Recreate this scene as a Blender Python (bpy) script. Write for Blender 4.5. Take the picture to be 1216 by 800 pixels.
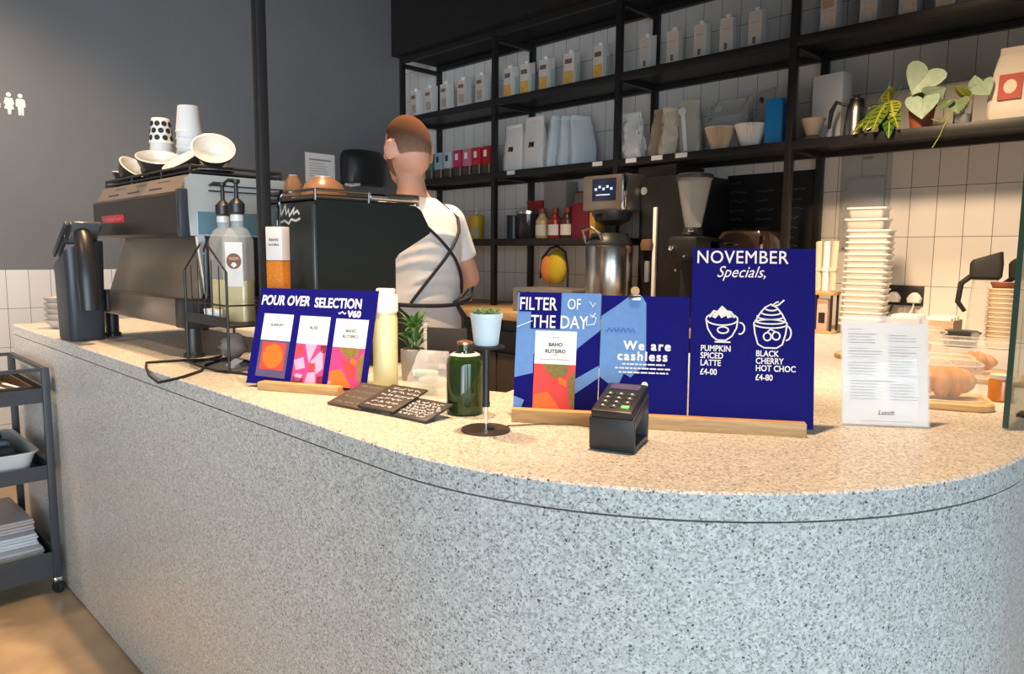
import bpy, bmesh, math, random
from mathutils import Matrix, Vector, Euler

C = bpy.context.scene.collection
for o in list(bpy.data.objects):
    bpy.data.objects.remove(o, do_unlink=True)
PI = math.pi
R = math.radians

# ------------------------------------------------------------------ camera
cam_d = bpy.data.cameras.new('camera')
cam_d.sensor_width = 36.0
cam_d.lens = 870.0 / 1216.0 * 36.0
cam_d.clip_start = 0.02
cam = bpy.data.objects.new('camera', cam_d)
C.objects.link(cam)
cr = Vector((0.7050, 0.7091, 0.0087)).normalized()
cd = Vector((-0.7038, 0.7014, -0.1123)).normalized()
cu = cr.cross(cd).normalized()
cr = cd.cross(cu).normalized()
M = Matrix((cr, cu, -cd)).transposed().to_4x4()
M.translation = Vector((0, 0, 1.45))
cam.matrix_world = M
bpy.context.scene.camera = cam

# ------------------------------------------------------------------ world, lamps, exposure
sc = bpy.context.scene
sc.view_settings.view_transform = 'Standard'
sc.view_settings.look = 'None'
sc.view_settings.exposure = 0.0
sc.view_settings.gamma = 1.0
sc.view_settings.use_curve_mapping = False
w = bpy.data.worlds.new('daylight')
sc.world = w
w.use_nodes = True
bg = w.node_tree.nodes['Background']
bg.inputs[0].default_value = (0.86, 0.93, 1.0, 1)
bg.inputs[1].default_value = 0.22


def lamp(kind, name, loc, target, power, color, size=0.1, **kw):
    d = bpy.data.lights.new(name, kind)
    d.energy = power
    d.color = color
    if kind == 'AREA':
        d.shape = 'RECTANGLE'
        d.size = size
        d.size_y = kw.get('size_y', size)
    else:
        d.shadow_soft_size = size
    if kind == 'SPOT':
        d.spot_size = R(kw.get('angle', 70))
        d.spot_blend = kw.get('blend', 0.6)
    o = bpy.data.objects.new(name, d)
    C.objects.link(o)
    o.location = loc
    o.rotation_euler = (Vector(target) - Vector(loc)).to_track_quat('-Z', 'Y').to_euler()
    return o


WARM = (1.0, 0.70, 0.43)
AMBER = (1.0, 0.63, 0.33)
for nm, loc, tg, pw, an in (
        ('ceiling_or_fill_spot', (-3.3, 1.2, 3.6), (-3.3, 1.1, 0), 430, 58),
        ('ceiling_or_fill_spot', (-2.0, 1.0, 3.6), (-2.0, 1.0, 0), 430, 58),
        ('ceiling_or_fill_spot', (-0.9, 1.2, 3.6), (-0.9, 1.25, 0), 440, 58),
        ('ceiling_or_fill_spot', (-0.7, 2.3, 3.6), (-0.9, 2.95, 0.9), 500, 54),
        ('ceiling_or_fill_spot', (-2.6, -0.9, 3.6), (-2.6, 0.2, 0.2), 100, 75),  # added fill, stands in for warm bounce on the counter front
        ('ceiling_or_fill_spot', (-4.1, -0.6, 3.6), (-5.2, 0.5, 1.2), 430, 85),
        ('ceiling_or_fill_spot', (-0.95, 0.9, 3.6), (-0.95, 4.0, 1.22), 640, 29),  # added fill to brighten the lower right wall tiles
        ('ceiling_or_fill_spot', (-2.6, 2.3, 3.6), (-2.6, 2.6, 0.9), 540, 70)):  # added fill to brighten the barista and the back worktop
    lamp('SPOT', nm, loc, tg, pw, AMBER if 0.9 < loc[1] < 2 else WARM, 0.06 if pw != 640 else 0.25, angle=an)
a1 = lamp('AREA', 'side_window_daylight', (2.4, -0.7, 1.30), (-0.7, 0.7, 0.2), 38, (0.72, 0.90, 1.0), 3.0, size_y=2.0)
a1.data.spread = R(72)
a2 = lamp('AREA', 'shopfront_daylight', (-0.3, -2.7, 1.5), (-5.4, 1.6, 2.75), 44, (0.84, 0.93, 1.0), 4.0, size_y=2.0)
a2.data.spread = R(58)


# ------------------------------------------------------------------ materials
MATS = {}


def mat(name, col, rough=0.5, metal=0.0, var=0.06, scale=40.0, bump=0.0, alpha=None, trans=0.0, ior=1.45, coat=0.0, emit=0.0, spec=0.5):
    if name in MATS:
        return MATS[name]
    m = bpy.data.materials.new(name)
    m.use_nodes = True
    nt = m.node_tree
    p = nt.nodes['Principled BSDF']
    p.inputs['Roughness'].default_value = rough
    p.inputs['Metallic'].default_value = metal
    p.inputs['IOR'].default_value = ior
    p.inputs['Transmission Weight'].default_value = trans
    p.inputs['Specular IOR Level'].default_value = spec
    p.inputs['Coat Weight'].default_value = coat
    if emit:
        p.inputs['Emission Color'].default_value = (*col, 1)
        p.inputs['Emission Strength'].default_value = emit
    tc = nt.nodes.new('ShaderNodeTexCoord')
    n = nt.nodes.new('ShaderNodeTexNoise')
    n.inputs['Scale'].default_value = scale
    n.inputs['Detail'].default_value = 3
    nt.links.new(tc.outputs['Object'], n.inputs['Vector'])
    mx = nt.nodes.new('ShaderNodeMix')
    mx.data_type = 'RGBA'
    mx.inputs['A'].default_value = (*[max(0, c * (1 - var)) for c in col], 1)
    mx.inputs['B'].default_value = (*[min(1, c * (1 + var)) for c in col], 1)
    nt.links.new(n.outputs['Fac'], mx.inputs['Factor'])
    nt.links.new(mx.outputs['Result'], p.inputs['Base Color'])
    if bump:
        b = nt.nodes.new('ShaderNodeBump')
        b.inputs['Strength'].default_value = bump
        b.inputs['Distance'].default_value = 0.01
        nt.links.new(n.outputs['Fac'], b.inputs['Height'])
        nt.links.new(b.outputs['Normal'], p.inputs['Normal'])
    if alpha is not None:
        p.inputs['Alpha'].default_value = alpha
    MATS[name] = m
    return m


def terrazzo():
    m = bpy.data.materials.new('terrazzo')
    m.use_nodes = True
    nt = m.node_tree
    L = nt.links.new
    p = nt.nodes['Principled BSDF']
    p.inputs['Roughness'].default_value = 0.38
    tc = nt.nodes.new('ShaderNodeTexCoord')
    wn = nt.nodes.new('ShaderNodeTexNoise')
    wn.inputs['Scale'].default_value = 260
    wn.inputs['Detail'].default_value = 2
    L(tc.outputs['Object'], wn.inputs['Vector'])
    add = nt.nodes.new('ShaderNodeVectorMath')
    add.operation = 'MULTIPLY_ADD'
    add.inputs[1].default_value = (0.009, 0.009, 0.009)
    L(wn.outputs['Color'], add.inputs[0])
    L(tc.outputs['Object'], add.inputs[2])
    prev = None
    base = nt.nodes.new('ShaderNodeRGB')
    base.outputs[0].default_value = (0.57, 0.57, 0.555, 1)
    prev = base.outputs[0]
    for sc_, thr, rad, col in ((120, 0.50, 0.62, (0.66, 0.66, 0.645)), (215, 0.46, 0.52, (0.45, 0.45, 0.445)), (190, 0.66, 0.50, (0.33, 0.332, 0.335)), (240, 0.80, 0.42, (0.20, 0.203, 0.21)), (170, 0.905, 0.36, (0.075, 0.08, 0.085))):
        v = nt.nodes.new('ShaderNodeTexVoronoi')
        v.inputs['Scale'].default_value = sc_
        L(add.outputs[0], v.inputs['Vector'])
        sep = nt.nodes.new('ShaderNodeSeparateColor')
        L(v.outputs['Color'], sep.inputs[0])
        g = nt.nodes.new('ShaderNodeMath')
        g.operation = 'GREATER_THAN'
        g.inputs[1].default_value = thr
        L(sep.outputs[0], g.inputs[0])
        l = nt.nodes.new('ShaderNodeMath')
        l.operation = 'LESS_THAN'
        l.inputs[1].default_value = rad
        L(v.outputs['Distance'], l.inputs[0])
        mu = nt.nodes.new('ShaderNodeMath')
        mu.operation = 'MULTIPLY'
        L(g.outputs[0], mu.inputs[0])
        L(l.outputs[0], mu.inputs[1])
        mx = nt.nodes.new('ShaderNodeMix')
        mx.data_type = 'RGBA'
        L(mu.outputs[0], mx.inputs['Factor'])
        L(prev, mx.inputs['A'])
        mx.inputs['B'].default_value = (*col, 1)
        prev = mx.outputs['Result']
    L(prev, p.inputs['Base Color'])
    return m


def tile_material(name, axis, ox, oz, paint_above=None, paint=(0.1, 0.105, 0.115)):
    """Stacked upright white tiles with dark joints; axis = world axis that runs along the wall."""
    m = bpy.data.materials.new(name)
    m.use_nodes = True
    nt = m.node_tree
    L = nt.links.new
    p = nt.nodes['Principled BSDF']
    g = nt.nodes.new('ShaderNodeNewGeometry')
    s = nt.nodes.new('ShaderNodeSeparateXYZ')
    L(g.outputs['Position'], s.inputs[0])
    co = nt.nodes.new('ShaderNodeCombineXYZ')
    a = nt.nodes.new('ShaderNodeMath')
    a.operation = 'ADD'
    a.inputs[1].default_value = ox
    L(s.outputs[axis], a.inputs[0])
    b = nt.nodes.new('ShaderNodeMath')
    b.operation = 'ADD'
    b.inputs[1].default_value = oz
    L(s.outputs[2], b.inputs[0])
    L(a.outputs[0], co.inputs[0])
    L(b.outputs[0], co.inputs[1])
    br = nt.nodes.new('ShaderNodeTexBrick')
    br.offset = 0.0
    br.squash = 1.0
    br.inputs['Color1'].default_value = (0.74, 0.72, 0.69, 1)
    br.inputs['Color2'].default_value = (0.69, 0.67, 0.645, 1)
    br.inputs['Mortar'].default_value = (0.10, 0.095, 0.09, 1)
    br.inputs['Scale'].default_value = 1.0
    br.inputs['Mortar Size'].default_value = 0.0016
    br.inputs['Mortar Smooth'].default_value = 0.2
    br.inputs['Brick Width'].default_value = 0.12
    br.inputs['Row Height'].default_value = 0.242
    L(co.outputs[0], br.inputs['Vector'])
    bp = nt.nodes.new('ShaderNodeBump')
    bp.invert = True
    bp.inputs['Strength'].default_value = 0.22
    bp.inputs['Distance'].default_value = 0.002
    L(br.outputs['Fac'], bp.inputs['Height'])
    L(bp.outputs['Normal'], p.inputs['Normal'])
    p.inputs['Roughness'].default_value = 0.28
    out = br.outputs['Color']
    if paint_above is not None:
        n = nt.nodes.new('ShaderNodeTexNoise')
        n.inputs['Scale'].default_value = 2.0
        n.inputs['Detail'].default_value = 5
        L(g.outputs['Position'], n.inputs['Vector'])
        pm = nt.nodes.new('ShaderNodeMix')
        pm.data_type = 'RGBA'
        pm.inputs['A'].default_value = (*[c * 0.9 for c in paint], 1)
        pm.inputs['B'].default_value = (*[c * 1.1 for c in paint], 1)
        L(n.outputs['Fac'], pm.inputs['Factor'])
        gt = nt.nodes.new('ShaderNodeMath')
        gt.operation = 'GREATER_THAN'
        gt.inputs[1].default_value = paint_above
        L(s.outputs[2], gt.inputs[0])
        mx = nt.nodes.new('ShaderNodeMix')
        mx.data_type = 'RGBA'
        L(gt.outputs[0], mx.inputs['Factor'])
        L(out, mx.inputs['A'])
        L(pm.outputs['Result'], mx.inputs['B'])
        out = mx.outputs['Result']
        rm = nt.nodes.new('ShaderNodeMath')
        rm.operation = 'MULTIPLY_ADD'
        rm.inputs[1].default_value = 0.3
        rm.inputs[2].default_value = 0.28
        L(gt.outputs[0], rm.inputs[0])
        L(rm.outputs[0], p.inputs['Roughness'])
        iv = nt.nodes.new('ShaderNodeMath')
        iv.operation = 'SUBTRACT'
        iv.inputs[0].default_value = 0.22
        L(gt.outputs[0], iv.inputs[1])
        iv.use_clamp = True
        L(iv.outputs[0], bp.inputs['Strength'])
    L(out, p.inputs['Base Color'])
    return m


def wood_material(name, dark, light, scale=(4, 40, 40), rough=0.5):
    m = bpy.data.materials.new(name)
    m.use_nodes = True
    nt = m.node_tree
    L = nt.links.new
    p = nt.nodes['Principled BSDF']
    p.inputs['Roughness'].default_value = rough
    tc = nt.nodes.new('ShaderNodeTexCoord')
    mp = nt.nodes.new('ShaderNodeMapping')
    mp.inputs['Scale'].default_value = scale
    L(tc.outputs['Object'], mp.inputs['Vector'])
    n = nt.nodes.new('ShaderNodeTexNoise')
    n.inputs['Scale'].default_value = 3
    n.inputs['Detail'].default_value = 6
    n.inputs['Distortion'].default_value = 0.6
    L(mp.outputs['Vector'], n.inputs['Vector'])
    r = nt.nodes.new('ShaderNodeValToRGB')
    r.color_ramp.elements[0].position = 0.3
    r.color_ramp.elements[0].color = (*dark, 1)
    r.color_ramp.elements[1].position = 0.7
    r.color_ramp.elements[1].color = (*light, 1)
    L(n.outputs['Fac'], r.inputs['Fac'])
    L(r.outputs['Color'], p.inputs['Base Color'])
    return m


TERRAZZO = terrazzo()
BLACKM = mat('black_powder_coated_steel', (0.014, 0.014, 0.015), 0.45)
BLACKP = mat('black_plastic', (0.02, 0.021, 0.024), 0.38)
DARKP = mat('dark_grey_plastic', (0.034, 0.036, 0.041), 0.4)
GREYP = mat('mid_grey_plastic', (0.2, 0.2, 0.21), 0.5)
RUBBER = mat('black_rubber', (0.012, 0.012, 0.012), 0.7)
STEEL = mat('brushed_steel', (0.62, 0.61, 0.6), 0.25, 1.0, 0.08)
CHROME = mat('chrome', (0.8, 0.8, 0.8), 0.08, 1.0, 0.02)
BRONZE = mat('bronze_tinted_steel', (0.32, 0.25, 0.19), 0.28, 0.6, 0.05)
WHITE = mat('white_paint', (0.8, 0.8, 0.79), 0.5, var=0.02)
PAPER = mat('white_paper', (0.82, 0.82, 0.82), 0.7, var=0.02)
INK = mat('black_ink', (0.02, 0.02, 0.025), 0.7)
GREYINK = mat('grey_ink', (0.24, 0.25, 0.29), 0.7)
CERAMIC = mat('white_glazed_ceramic', (0.66, 0.65, 0.60), 0.2, var=0.02)
DARKCER = mat('dark_glazed_ceramic', (0.03, 0.024, 0.022), 0.25)
GLASS = mat('clear_glass', (0.97, 1.0, 0.985), 0.02, trans=1.0, ior=1.45, var=0.0)
ACRYLIC = mat('clear_acrylic', (0.96, 0.98, 1.0), 0.04, alpha=0.2, var=0.0)
FILM = mat('clear_plastic_film', (0.85, 0.87, 0.88), 0.15, alpha=0.32, var=0.03)
BLUE = mat('deep_blue_card', (0.007, 0.007, 0.155), 0.6, var=0.03, spec=0.08)
LBLUE = mat('light_blue_print', (0.12, 0.27, 0.60), 0.45, var=0.12, scale=60)
ORANGE = mat('orange_print', (0.86, 0.16, 0.025), 0.5, var=0.1)
RED = mat('red_print', (0.72, 0.06, 0.05), 0.5, var=0.1)
PINK = mat('pink_print', (0.80, 0.05, 0.22), 0.5, var=0.1)
LPINK = mat('pale_pink_print', (0.82, 0.36, 0.55), 0.5, var=0.1)
MAROON = mat('maroon_print', (0.22, 0.015, 0.05), 0.5, var=0.2)
OLIVE = mat('olive_print', (0.22, 0.17, 0.04), 0.5, var=0.4, scale=120)
NAVYG = mat('slate_blue_print', (0.09, 0.075, 0.16), 0.5, var=0.1)
OAK = wood_material('pale_oak', (0.42, 0.25, 0.105), (0.60, 0.39, 0.185))
BAMBOO = wood_material('bamboo_board', (0.55, 0.34, 0.15), (0.72, 0.50, 0.26))
BROWNV = wood_material('dark_brown_veneer', (0.05, 0.035, 0.028), (0.075, 0.052, 0.04), (40, 40, 3))
SKIN = mat('skin', (0.62, 0.33, 0.24), 0.5, var=0.06, scale=25)
LEAF = mat('green_leaf', (0.045, 0.15, 0.02), 0.4, var=0.4, scale=30)
LEAF2 = mat('yellow_green_leaf', (0.36, 0.42, 0.05), 0.4, var=0.4, scale=60)
PALELEAF = mat('pale_variegated_leaf', (0.33, 0.46, 0.33), 0.4, var=0.3, scale=50)
SAGE = mat('sage_green_leaf', (0.17, 0.25, 0.12), 0.45, var=0.35, scale=60)
SOIL = mat('dark_potting_soil', (0.02, 0.013, 0.008), 0.9, var=0.5, scale=90, bump=0.5)
TERRAC = mat('terracotta', (0.36, 0.10, 0.045), 0.7, var=0.12)
STONEPOT = mat('grey_stoneware', (0.34, 0.32, 0.30), 0.6, var=0.1)


# ------------------------------------------------------------------ mesh helpers
class MB:
    """Collects shapes and builds them as one mesh object."""

    def __init__(self, mat_=None):
        self.bm = bmesh.new()
        self.mats = []
        self.T = Matrix.Identity(4)
        self.cur = 0
        if mat_ is not None:
            self.use(mat_)

    def use(self, m):
        if m not in self.mats:
            self.mats.append(m)
        self.cur = self.mats.index(m)
        return self

    def _v(self, p):
        return self.bm.verts.new(self.T @ Vector(p))

    def _f(self, vs):
        try:
            f = self.bm.faces.new(vs)
            f.material_index = self.cur
            return f
        except ValueError:
            return None

    def box(self, c, s, rot=None, bev=0.0, seg=2, top=None):
        """c centre, s full size; top = (sx, sy) scale of the upper face"""
        rm = Euler(rot).to_matrix() if rot else Matrix.Identity(3)
        tx, ty = top or (1, 1)
        vs = []
        for z in (-1, 1):
            for x, y in ((-1, -1), (1, -1), (1, 1), (-1, 1)):
                k = (tx, ty) if z > 0 else (1, 1)
                vs.append(self._v(Vector(c) + rm @ Vector((x * s[0] / 2 * k[0], y * s[1] / 2 * k[1], z * s[2] / 2))))
        fs = [self._f([vs[i] for i in q]) for q in ((3, 2, 1, 0), (4, 5, 6, 7), (0, 1, 5, 4), (1, 2, 6, 5), (2, 3, 7, 6), (3, 0, 4, 7))]
        if bev:
            es = {e for f in fs for e in f.edges}
            r = bmesh.ops.bevel(self.bm, geom=list(es), offset=bev, segments=seg, affect='EDGES', profile=0.5)
            for f in r['faces']:
                f.material_index = self.cur
        return self

    def loft(self, rings, cap0=True, cap1=True, closed=True):
        vr = [[self._v(p) for p in r] for r in rings]
        n = len(vr[0])
        for a, b in zip(vr, vr[1:]):
            for i in range(n if closed else n - 1):
                j = (i + 1) % n
                self._f([a[i], a[j], b[j], b[i]])
        if cap0 and closed:
            self._f(list(reversed(vr[0])))
        if cap1 and closed:
            self._f(vr[-1])
        return self

    def lathe(self, prof, n=24, at=(0, 0, 0), rot=None, sx=1.0, sy=1.0, cap0=True, cap1=True):
        rm = Euler(rot).to_matrix() if rot else Matrix.Identity(3)
        rings = []
        for r, z in prof:
            r = max(r, 0.0003)
            rings.append([Vector(at) + rm @ Vector((r * sx * math.cos(2 * PI * i / n), r * sy * math.sin(2 * PI * i / n), z)) for i in range(n)])
        return self.loft(rings, cap0, cap1)

    def tube(self, pts, r, n=8, cap=True, closed=False):
        P = [Vector(p) for p in pts]
        rs = r if isinstance(r, (list, tuple)) else [r] * len(P)
        rings = []
        up = None
        for i, p in enumerate(P):
            if closed:
                t = (P[(i + 1) % len(P)] - P[i - 1])
            else:
                t = (P[min(i + 1, len(P) - 1)] - P[max(i - 1, 0)])
            t.normalize()
            if up is None:
                up = t.orthogonal().normalized()
            up = (up - t * up.dot(t))
            if up.length < 1e-6:
                up = t.orthogonal()
            up.normalize()
            sd = t.cross(up)
            rings.append([p + (up * math.cos(2 * PI * k / n) + sd * math.sin(2 * PI * k / n)) * rs[i] for k in range(n)])
        if closed:
            rings.append(rings[0])
            return self.loft(rings, False, False)
        return self.loft(rings, cap, cap)

    def prism(self, poly, a, b, plane='xy'):
        """polygon extruded between a and b along the third axis"""
        def P(u, v, t):
            return {'xy': (u, v, t), 'xz': (u, t, v), 'yz': (t, u, v)}[plane]
        return self.loft([[P(u, v, a) for u, v in poly], [P(u, v, b) for u, v in poly]])

    def ball(self, c, r, rot=None, n=16, m=10):
        if not isinstance(r, (tuple, list)):
            r = (r, r, r)
        rm = Euler(rot).to_matrix() if rot else Matrix.Identity(3)
        rings = []
        for k in range(m + 1):
            th = PI * min(max(k / m, 0.004), 0.996)
            rings.append([Vector(c) + rm @ Vector((r[0] * math.sin(th) * math.cos(2 * PI * i / n), r[1] * math.sin(th) * math.sin(2 * PI * i / n), -r[2] * math.cos(th))) for i in range(n)])
        return self.loft(rings)

    def strip(self, pts, wd, y=0.0, th=0.0006):
        """flat pen stroke in the local x,z plane at depth y (drawn towards -y)"""
        P = [Vector((p[0], 0, p[1])) for p in pts]
        a, b = [], []
        for i, p in enumerate(P):
            t = P[min(i + 1, len(P) - 1)] - P[max(i - 1, 0)]
            if t.length < 1e-9:
                t = Vector((1, 0, 0))
            t.normalize()
            nrm = Vector((-t.z, 0, t.x))
            a.append(p + nrm * wd / 2)
            b.append(p - nrm * wd / 2)
        rings = []
        for i in range(len(P)):
            rings.append([(a[i].x, y, a[i].z), (b[i].x, y, b[i].z), (b[i].x, y - th, b[i].z), (a[i].x, y - th, a[i].z)])
        return self.loft(rings)

    def text(self, s, size, M4, th=0.0006, bold=0.0, shear=0.0, space=1.0, align='LEFT'):
        cu_ = bpy.data.curves.new('lettering', 'FONT')
        cu_.body = s
        cu_.size = size
        cu_.extrude = th / 2
        cu_.shear = shear
        cu_.space_character = space
        cu_.align_x = align
        cu_.resolution_u = 3
        ob = bpy.data.objects.new('lettering', cu_)
        C.objects.link(ob)
        dg = bpy.context.evaluated_depsgraph_get()
        me = bpy.data.meshes.new_from_object(ob.evaluated_get(dg))
        bpy.data.objects.remove(ob, do_unlink=True)
        k = bold * 0.75
        for n_, (dx, dy) in enumerate(((k, k), (-k, k), (k, -k), (-k, -k)) if k > 0 else ((0, 0),)):
            vs = [self._v(M4 @ (v.co + Vector((dx, dy, n_ * 2e-5)))) for v in me.vertices]
            for p in me.polygons:
                self._f([vs[i] for i in p.vertices])
        bpy.data.meshes.remove(me)
        return self

    def leaf(self, base, tip, wd, droop=0.0, n=7, fold=0.15, up=(0, 0, 1), shape=0.8, th=0.0008):
        """a thick-ish pointed leaf from base to tip"""
        b, t = Vector(base), Vector(tip)
        d = t - b
        upv = Vector(up)
        s = d.cross(upv)
        if s.length < 1e-6:
            s = d.orthogonal()
        s.normalize()
        nv = s.cross(d).normalized()
        top, bot = [], []
        for i in range(n + 1):
            f = i / n
            wv = wd * (math.sin(PI * f ** shape) * 0.5 + 0.02)
            p = b + d * f + nv * (droop * 4 * f * (1 - f))
            top.append([p - s * wv + nv * fold * wv, p, p + s * wv + nv * fold * wv])
        rings = [[q[0], q[1], q[2], q[2] - nv * th, q[1] - nv * th, q[0] - nv * th] for q in top]
        return self.loft(rings)

    def build(self, name, parent=None, loc=None, rot=None, angle=35):
        me = bpy.data.meshes.new(name)
        bmesh.ops.recalc_face_normals(self.bm, faces=self.bm.faces[:])
        self.bm.to_mesh(me)
        self.bm.free()
        for m in self.mats:
            me.materials.append(m)
        me.polygons.foreach_set('use_smooth', [True] * len(me.polygons))
        me.set_sharp_from_angle(angle=R(angle))
        o = bpy.data.objects.new(name, me)
        C.objects.link(o)
        if parent is not None:
            o.parent = parent
        if loc is not None:
            o.location = loc
        if rot is not None:
            o.rotation_euler = rot
        return o


FRONT = Matrix.Rotation(PI / 2, 4, 'X')          # text that faces local -y


def tx(x, z, y=0.0):
    return Matrix.Translation((x, y, z)) @ FRONT


def tag(o, label, cat, group=None):
    o['label'] = label
    o['category'] = cat
    if group:
        o['group'] = group
    return o


def thing(name, label, cat, loc=(0, 0, 0), rz=0.0, group=None, rot=None):
    o = bpy.data.objects.new(name, None)
    o.empty_display_size = 0.05
    C.objects.link(o)
    o.location = loc
    o.rotation_euler = rot if rot else (0, 0, rz)
    return tag(o, label, cat, group)


def struct(name, mb, **kw):
    o = mb.build(name, **kw)
    o['kind'] = 'structure'
    return o


def dup(root, loc, rz=None, label=None, rot=None):
    """a copy of a thing with copies of its parts and sub-parts"""
    r = root.copy()
    C.objects.link(r)
    r.location = loc
    if rot is not None:
        r.rotation_euler = rot
    elif rz is not None:
        r.rotation_euler = (0, 0, rz)
    if label:
        r['label'] = label
    for ch in list(root.children):
        c = ch.copy()
        C.objects.link(c)
        c.parent = r
        for g in ch.children:
            d = g.copy()
            C.objects.link(d)
            d.parent = c
    return r


def arc(cx, cy, r, a0, a1, n):
    return [(cx + r * math.cos(R(a0 + (a1 - a0) * i / n)), cy + r * math.sin(R(a0 + (a1 - a0) * i / n))) for i in range(n + 1)]


def rrect(w_, h_, r, n=4, cx=0.0, cy=0.0):
    out = []
    for (sx, sy, a) in ((1, 1, 0), (-1, 1, 90), (-1, -1, 180), (1, -1, 270)):
        out += arc(cx + sx * (w_ / 2 - r), cy + sy * (h_ / 2 - r), r, a, a + 90, n)
    return out


CT = 1.091          # height of the terrazzo counter top
# ================================================================== the room
XW, YW = -5.44, 4.0
b = MB(mat('polished_concrete', (0.40, 0.30, 0.20), 0.3, var=0.5, scale=4.5, bump=0.03))
b.box((-1.2, 0.4, -0.05), (8.6, 7.4, 0.1))
struct('floor', b)
b = MB(tile_material('grey_paint_over_tile', 1, -1.108 + 0.12 * 20, -1.085 + 0.242 * 10, 1.327, (0.155, 0.160, 0.172)))
b.box((XW - 0.06, 0.5, 1.9), (0.12, 7.2, 3.8))
struct('wall_left', b)
b = MB(tile_material('white_wall_tile', 0, 1.223 + 0.12 * 100, -1.552 + 0.242 * 10))
b.box((-1.2, YW + 0.06, 1.9), (8.6, 0.12, 3.8))
struct('wall_back', b)
b = MB(mat('dark_ceiling_paint', (0.035, 0.035, 0.037), 0.8))
b.box((-1.2, 0.4, 3.85), (8.6, 7.4, 0.1))
struct('ceiling', b)
b = MB(mat('light_block_dark', (0.03, 0.03, 0.032), 0.7))
b.box((-1.2, -3.06, 3.1), (8.6, 0.12, 1.4))  # unseen header, put in to keep daylight off the upper back wall
struct('wall_front_light_block', b)
b = MB(mat('light_block_dark', (0.03, 0.03, 0.032), 0.7))
b.box((3.04, 0.47, 3.1), (0.12, 6.94, 1.4))  # unseen side header, added to cut sky light on the upper tiles
struct('wall_right_light_block', b)
b = MB(mat('black_soffit_paint', (0.010, 0.010, 0.011), 0.7))
b.box((-2.835, 3.76, 3.39), (4.13, 0.48, 0.82))
struct('trim_1', b)

# ------------------------------------------------------------------ terrazzo counter
outer = [(-4.215, 0.778), (-3.4, 0.778), (-2.6, 0.778), (-1.8, 0.778), (-1.3, 0.778)] + arc(-1.105, 1.618, 0.840, 270, 360, 40) + [(-0.265, 2.4), (-0.265, 3.2), (-0.265, 3.995)]
inner = [(-1.45, 3.995), (-1.45, 3.0), (-1.44, 1.62), (-1.385, 1.44), (-1.345, 1.32), (-1.40, 1.30), (-1.5, 1.345), (-1.8, 1.36), (-1.9, 1.44), (-1.95, 1.58), (-2.1, 1.60), (-4.215, 1.60)]
poly = outer + inner


def inset(P, d):
    """push the outer run inwards by d"""
    out = []
    n = len(P)
    for i, p in enumerate(P):
        a = Vector(P[max(i - 1, 0)])
        c = Vector(P[min(i + 1, n - 1)])
        t = (c - a).normalized()
        out.append((p[0] - t.y * d, p[1] + t.x * d))
    return out


b = MB(TERRAZZO)
ch = 0.004
b.loft([[(*p, CT - 0.045) for p in poly], [(*p, CT - ch) for p in poly], [(*p, CT) for p in inset(outer, ch) + inner]])
tag(b.build('countertop', angle=25), 'long terrazzo countertop with a rounded end, running along the front of the bar', 'countertop')
root = thing('service_counter', 'pale speckled terrazzo counter front with curved corner under the countertop', 'counter', (-2.2, 1.2, 0))
inn2 = [(-1.43, 3.99), (-1.43, 1.62), (-1.37, 1.44), (-1.38, 1.33), (-1.5, 1.325), (-1.8, 1.34), (-1.93, 1.58), (-4.2, 1.58)]
iT = Matrix.Translation((2.2, -1.2, 0))
o2 = inset(outer, 0.002)
o2[0] = (-4.213, o2[0][1])
b = MB(TERRAZZO)
b.T = iT
pol = o2 + inn2
b.loft([[(*p, 0.012) for p in pol], [(*p, CT - 0.0490) for p in pol]])
b.build('terrazzo_front', root, angle=25)
b = MB(mat('shadow_gap_strip', (0.04, 0.042, 0.045), 0.6))
b.T = iT
pol = inset(outer, 0.012) + inn2
b.loft([[(*p, CT - 0.0490) for p in pol], [(*p, CT - 0.045) for p in pol]])
b.build('gap_strip', root)
b = MB(RUBBER)  # black strip painting the shadow line where the front meets the floor
b.T = iT
pol = inset(outer, 0.008) + inn2
b.loft([[(*p, 0.0) for p in pol], [(*p, 0.012) for p in pol]])
b.build('base_shade_strip', root)

# ------------------------------------------------------------------ back counter
b = MB(OAK)
b.box((-3.445, 3.6, 1.062), (3.98, 0.8, 0.05), bev=0.003)
tag(b.build('worktop'), 'pale wooden worktop along the tiled back wall below the shelving', 'worktop')
for i in range(6):
    x0 = -5.43 + i * 0.66
    r_ = thing('base_cabinet', ['dark brown base cabinet under the wooden worktop, against the grey wall', 'dark brown base cabinet, second from the grey wall',
               'dark brown base cabinet, third from the grey wall', 'dark brown base cabinet seen past the potted cactus stand', 'dark brown base cabinet behind the blue filter sign', 'dark brown base cabinet next to the terrazzo counter leg'][i],
               'cabinet', (x0 + 0.33, 3.6, 0), group='base cabinets under the worktop')
    b = MB(BLACKP)
    b.box((0, 0.05, 0.475), (0.655, 0.66, 0.95))
    b.box((0, 0.05, 0.99), (0.655, 0.60, 0.085))
    b.build('body', r_)
    b = MB(BROWNV)
    b.box((0, -0.295, 0.48), (0.645, 0.02, 0.66), bev=0.002)
    d_ = b.build('door', r_)
    b = MB(BLACKM)
    b.box((0.2, -0.312, 0.76), (0.14, 0.012, 0.012), bev=0.003)
    b.build('handle', d_)

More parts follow.
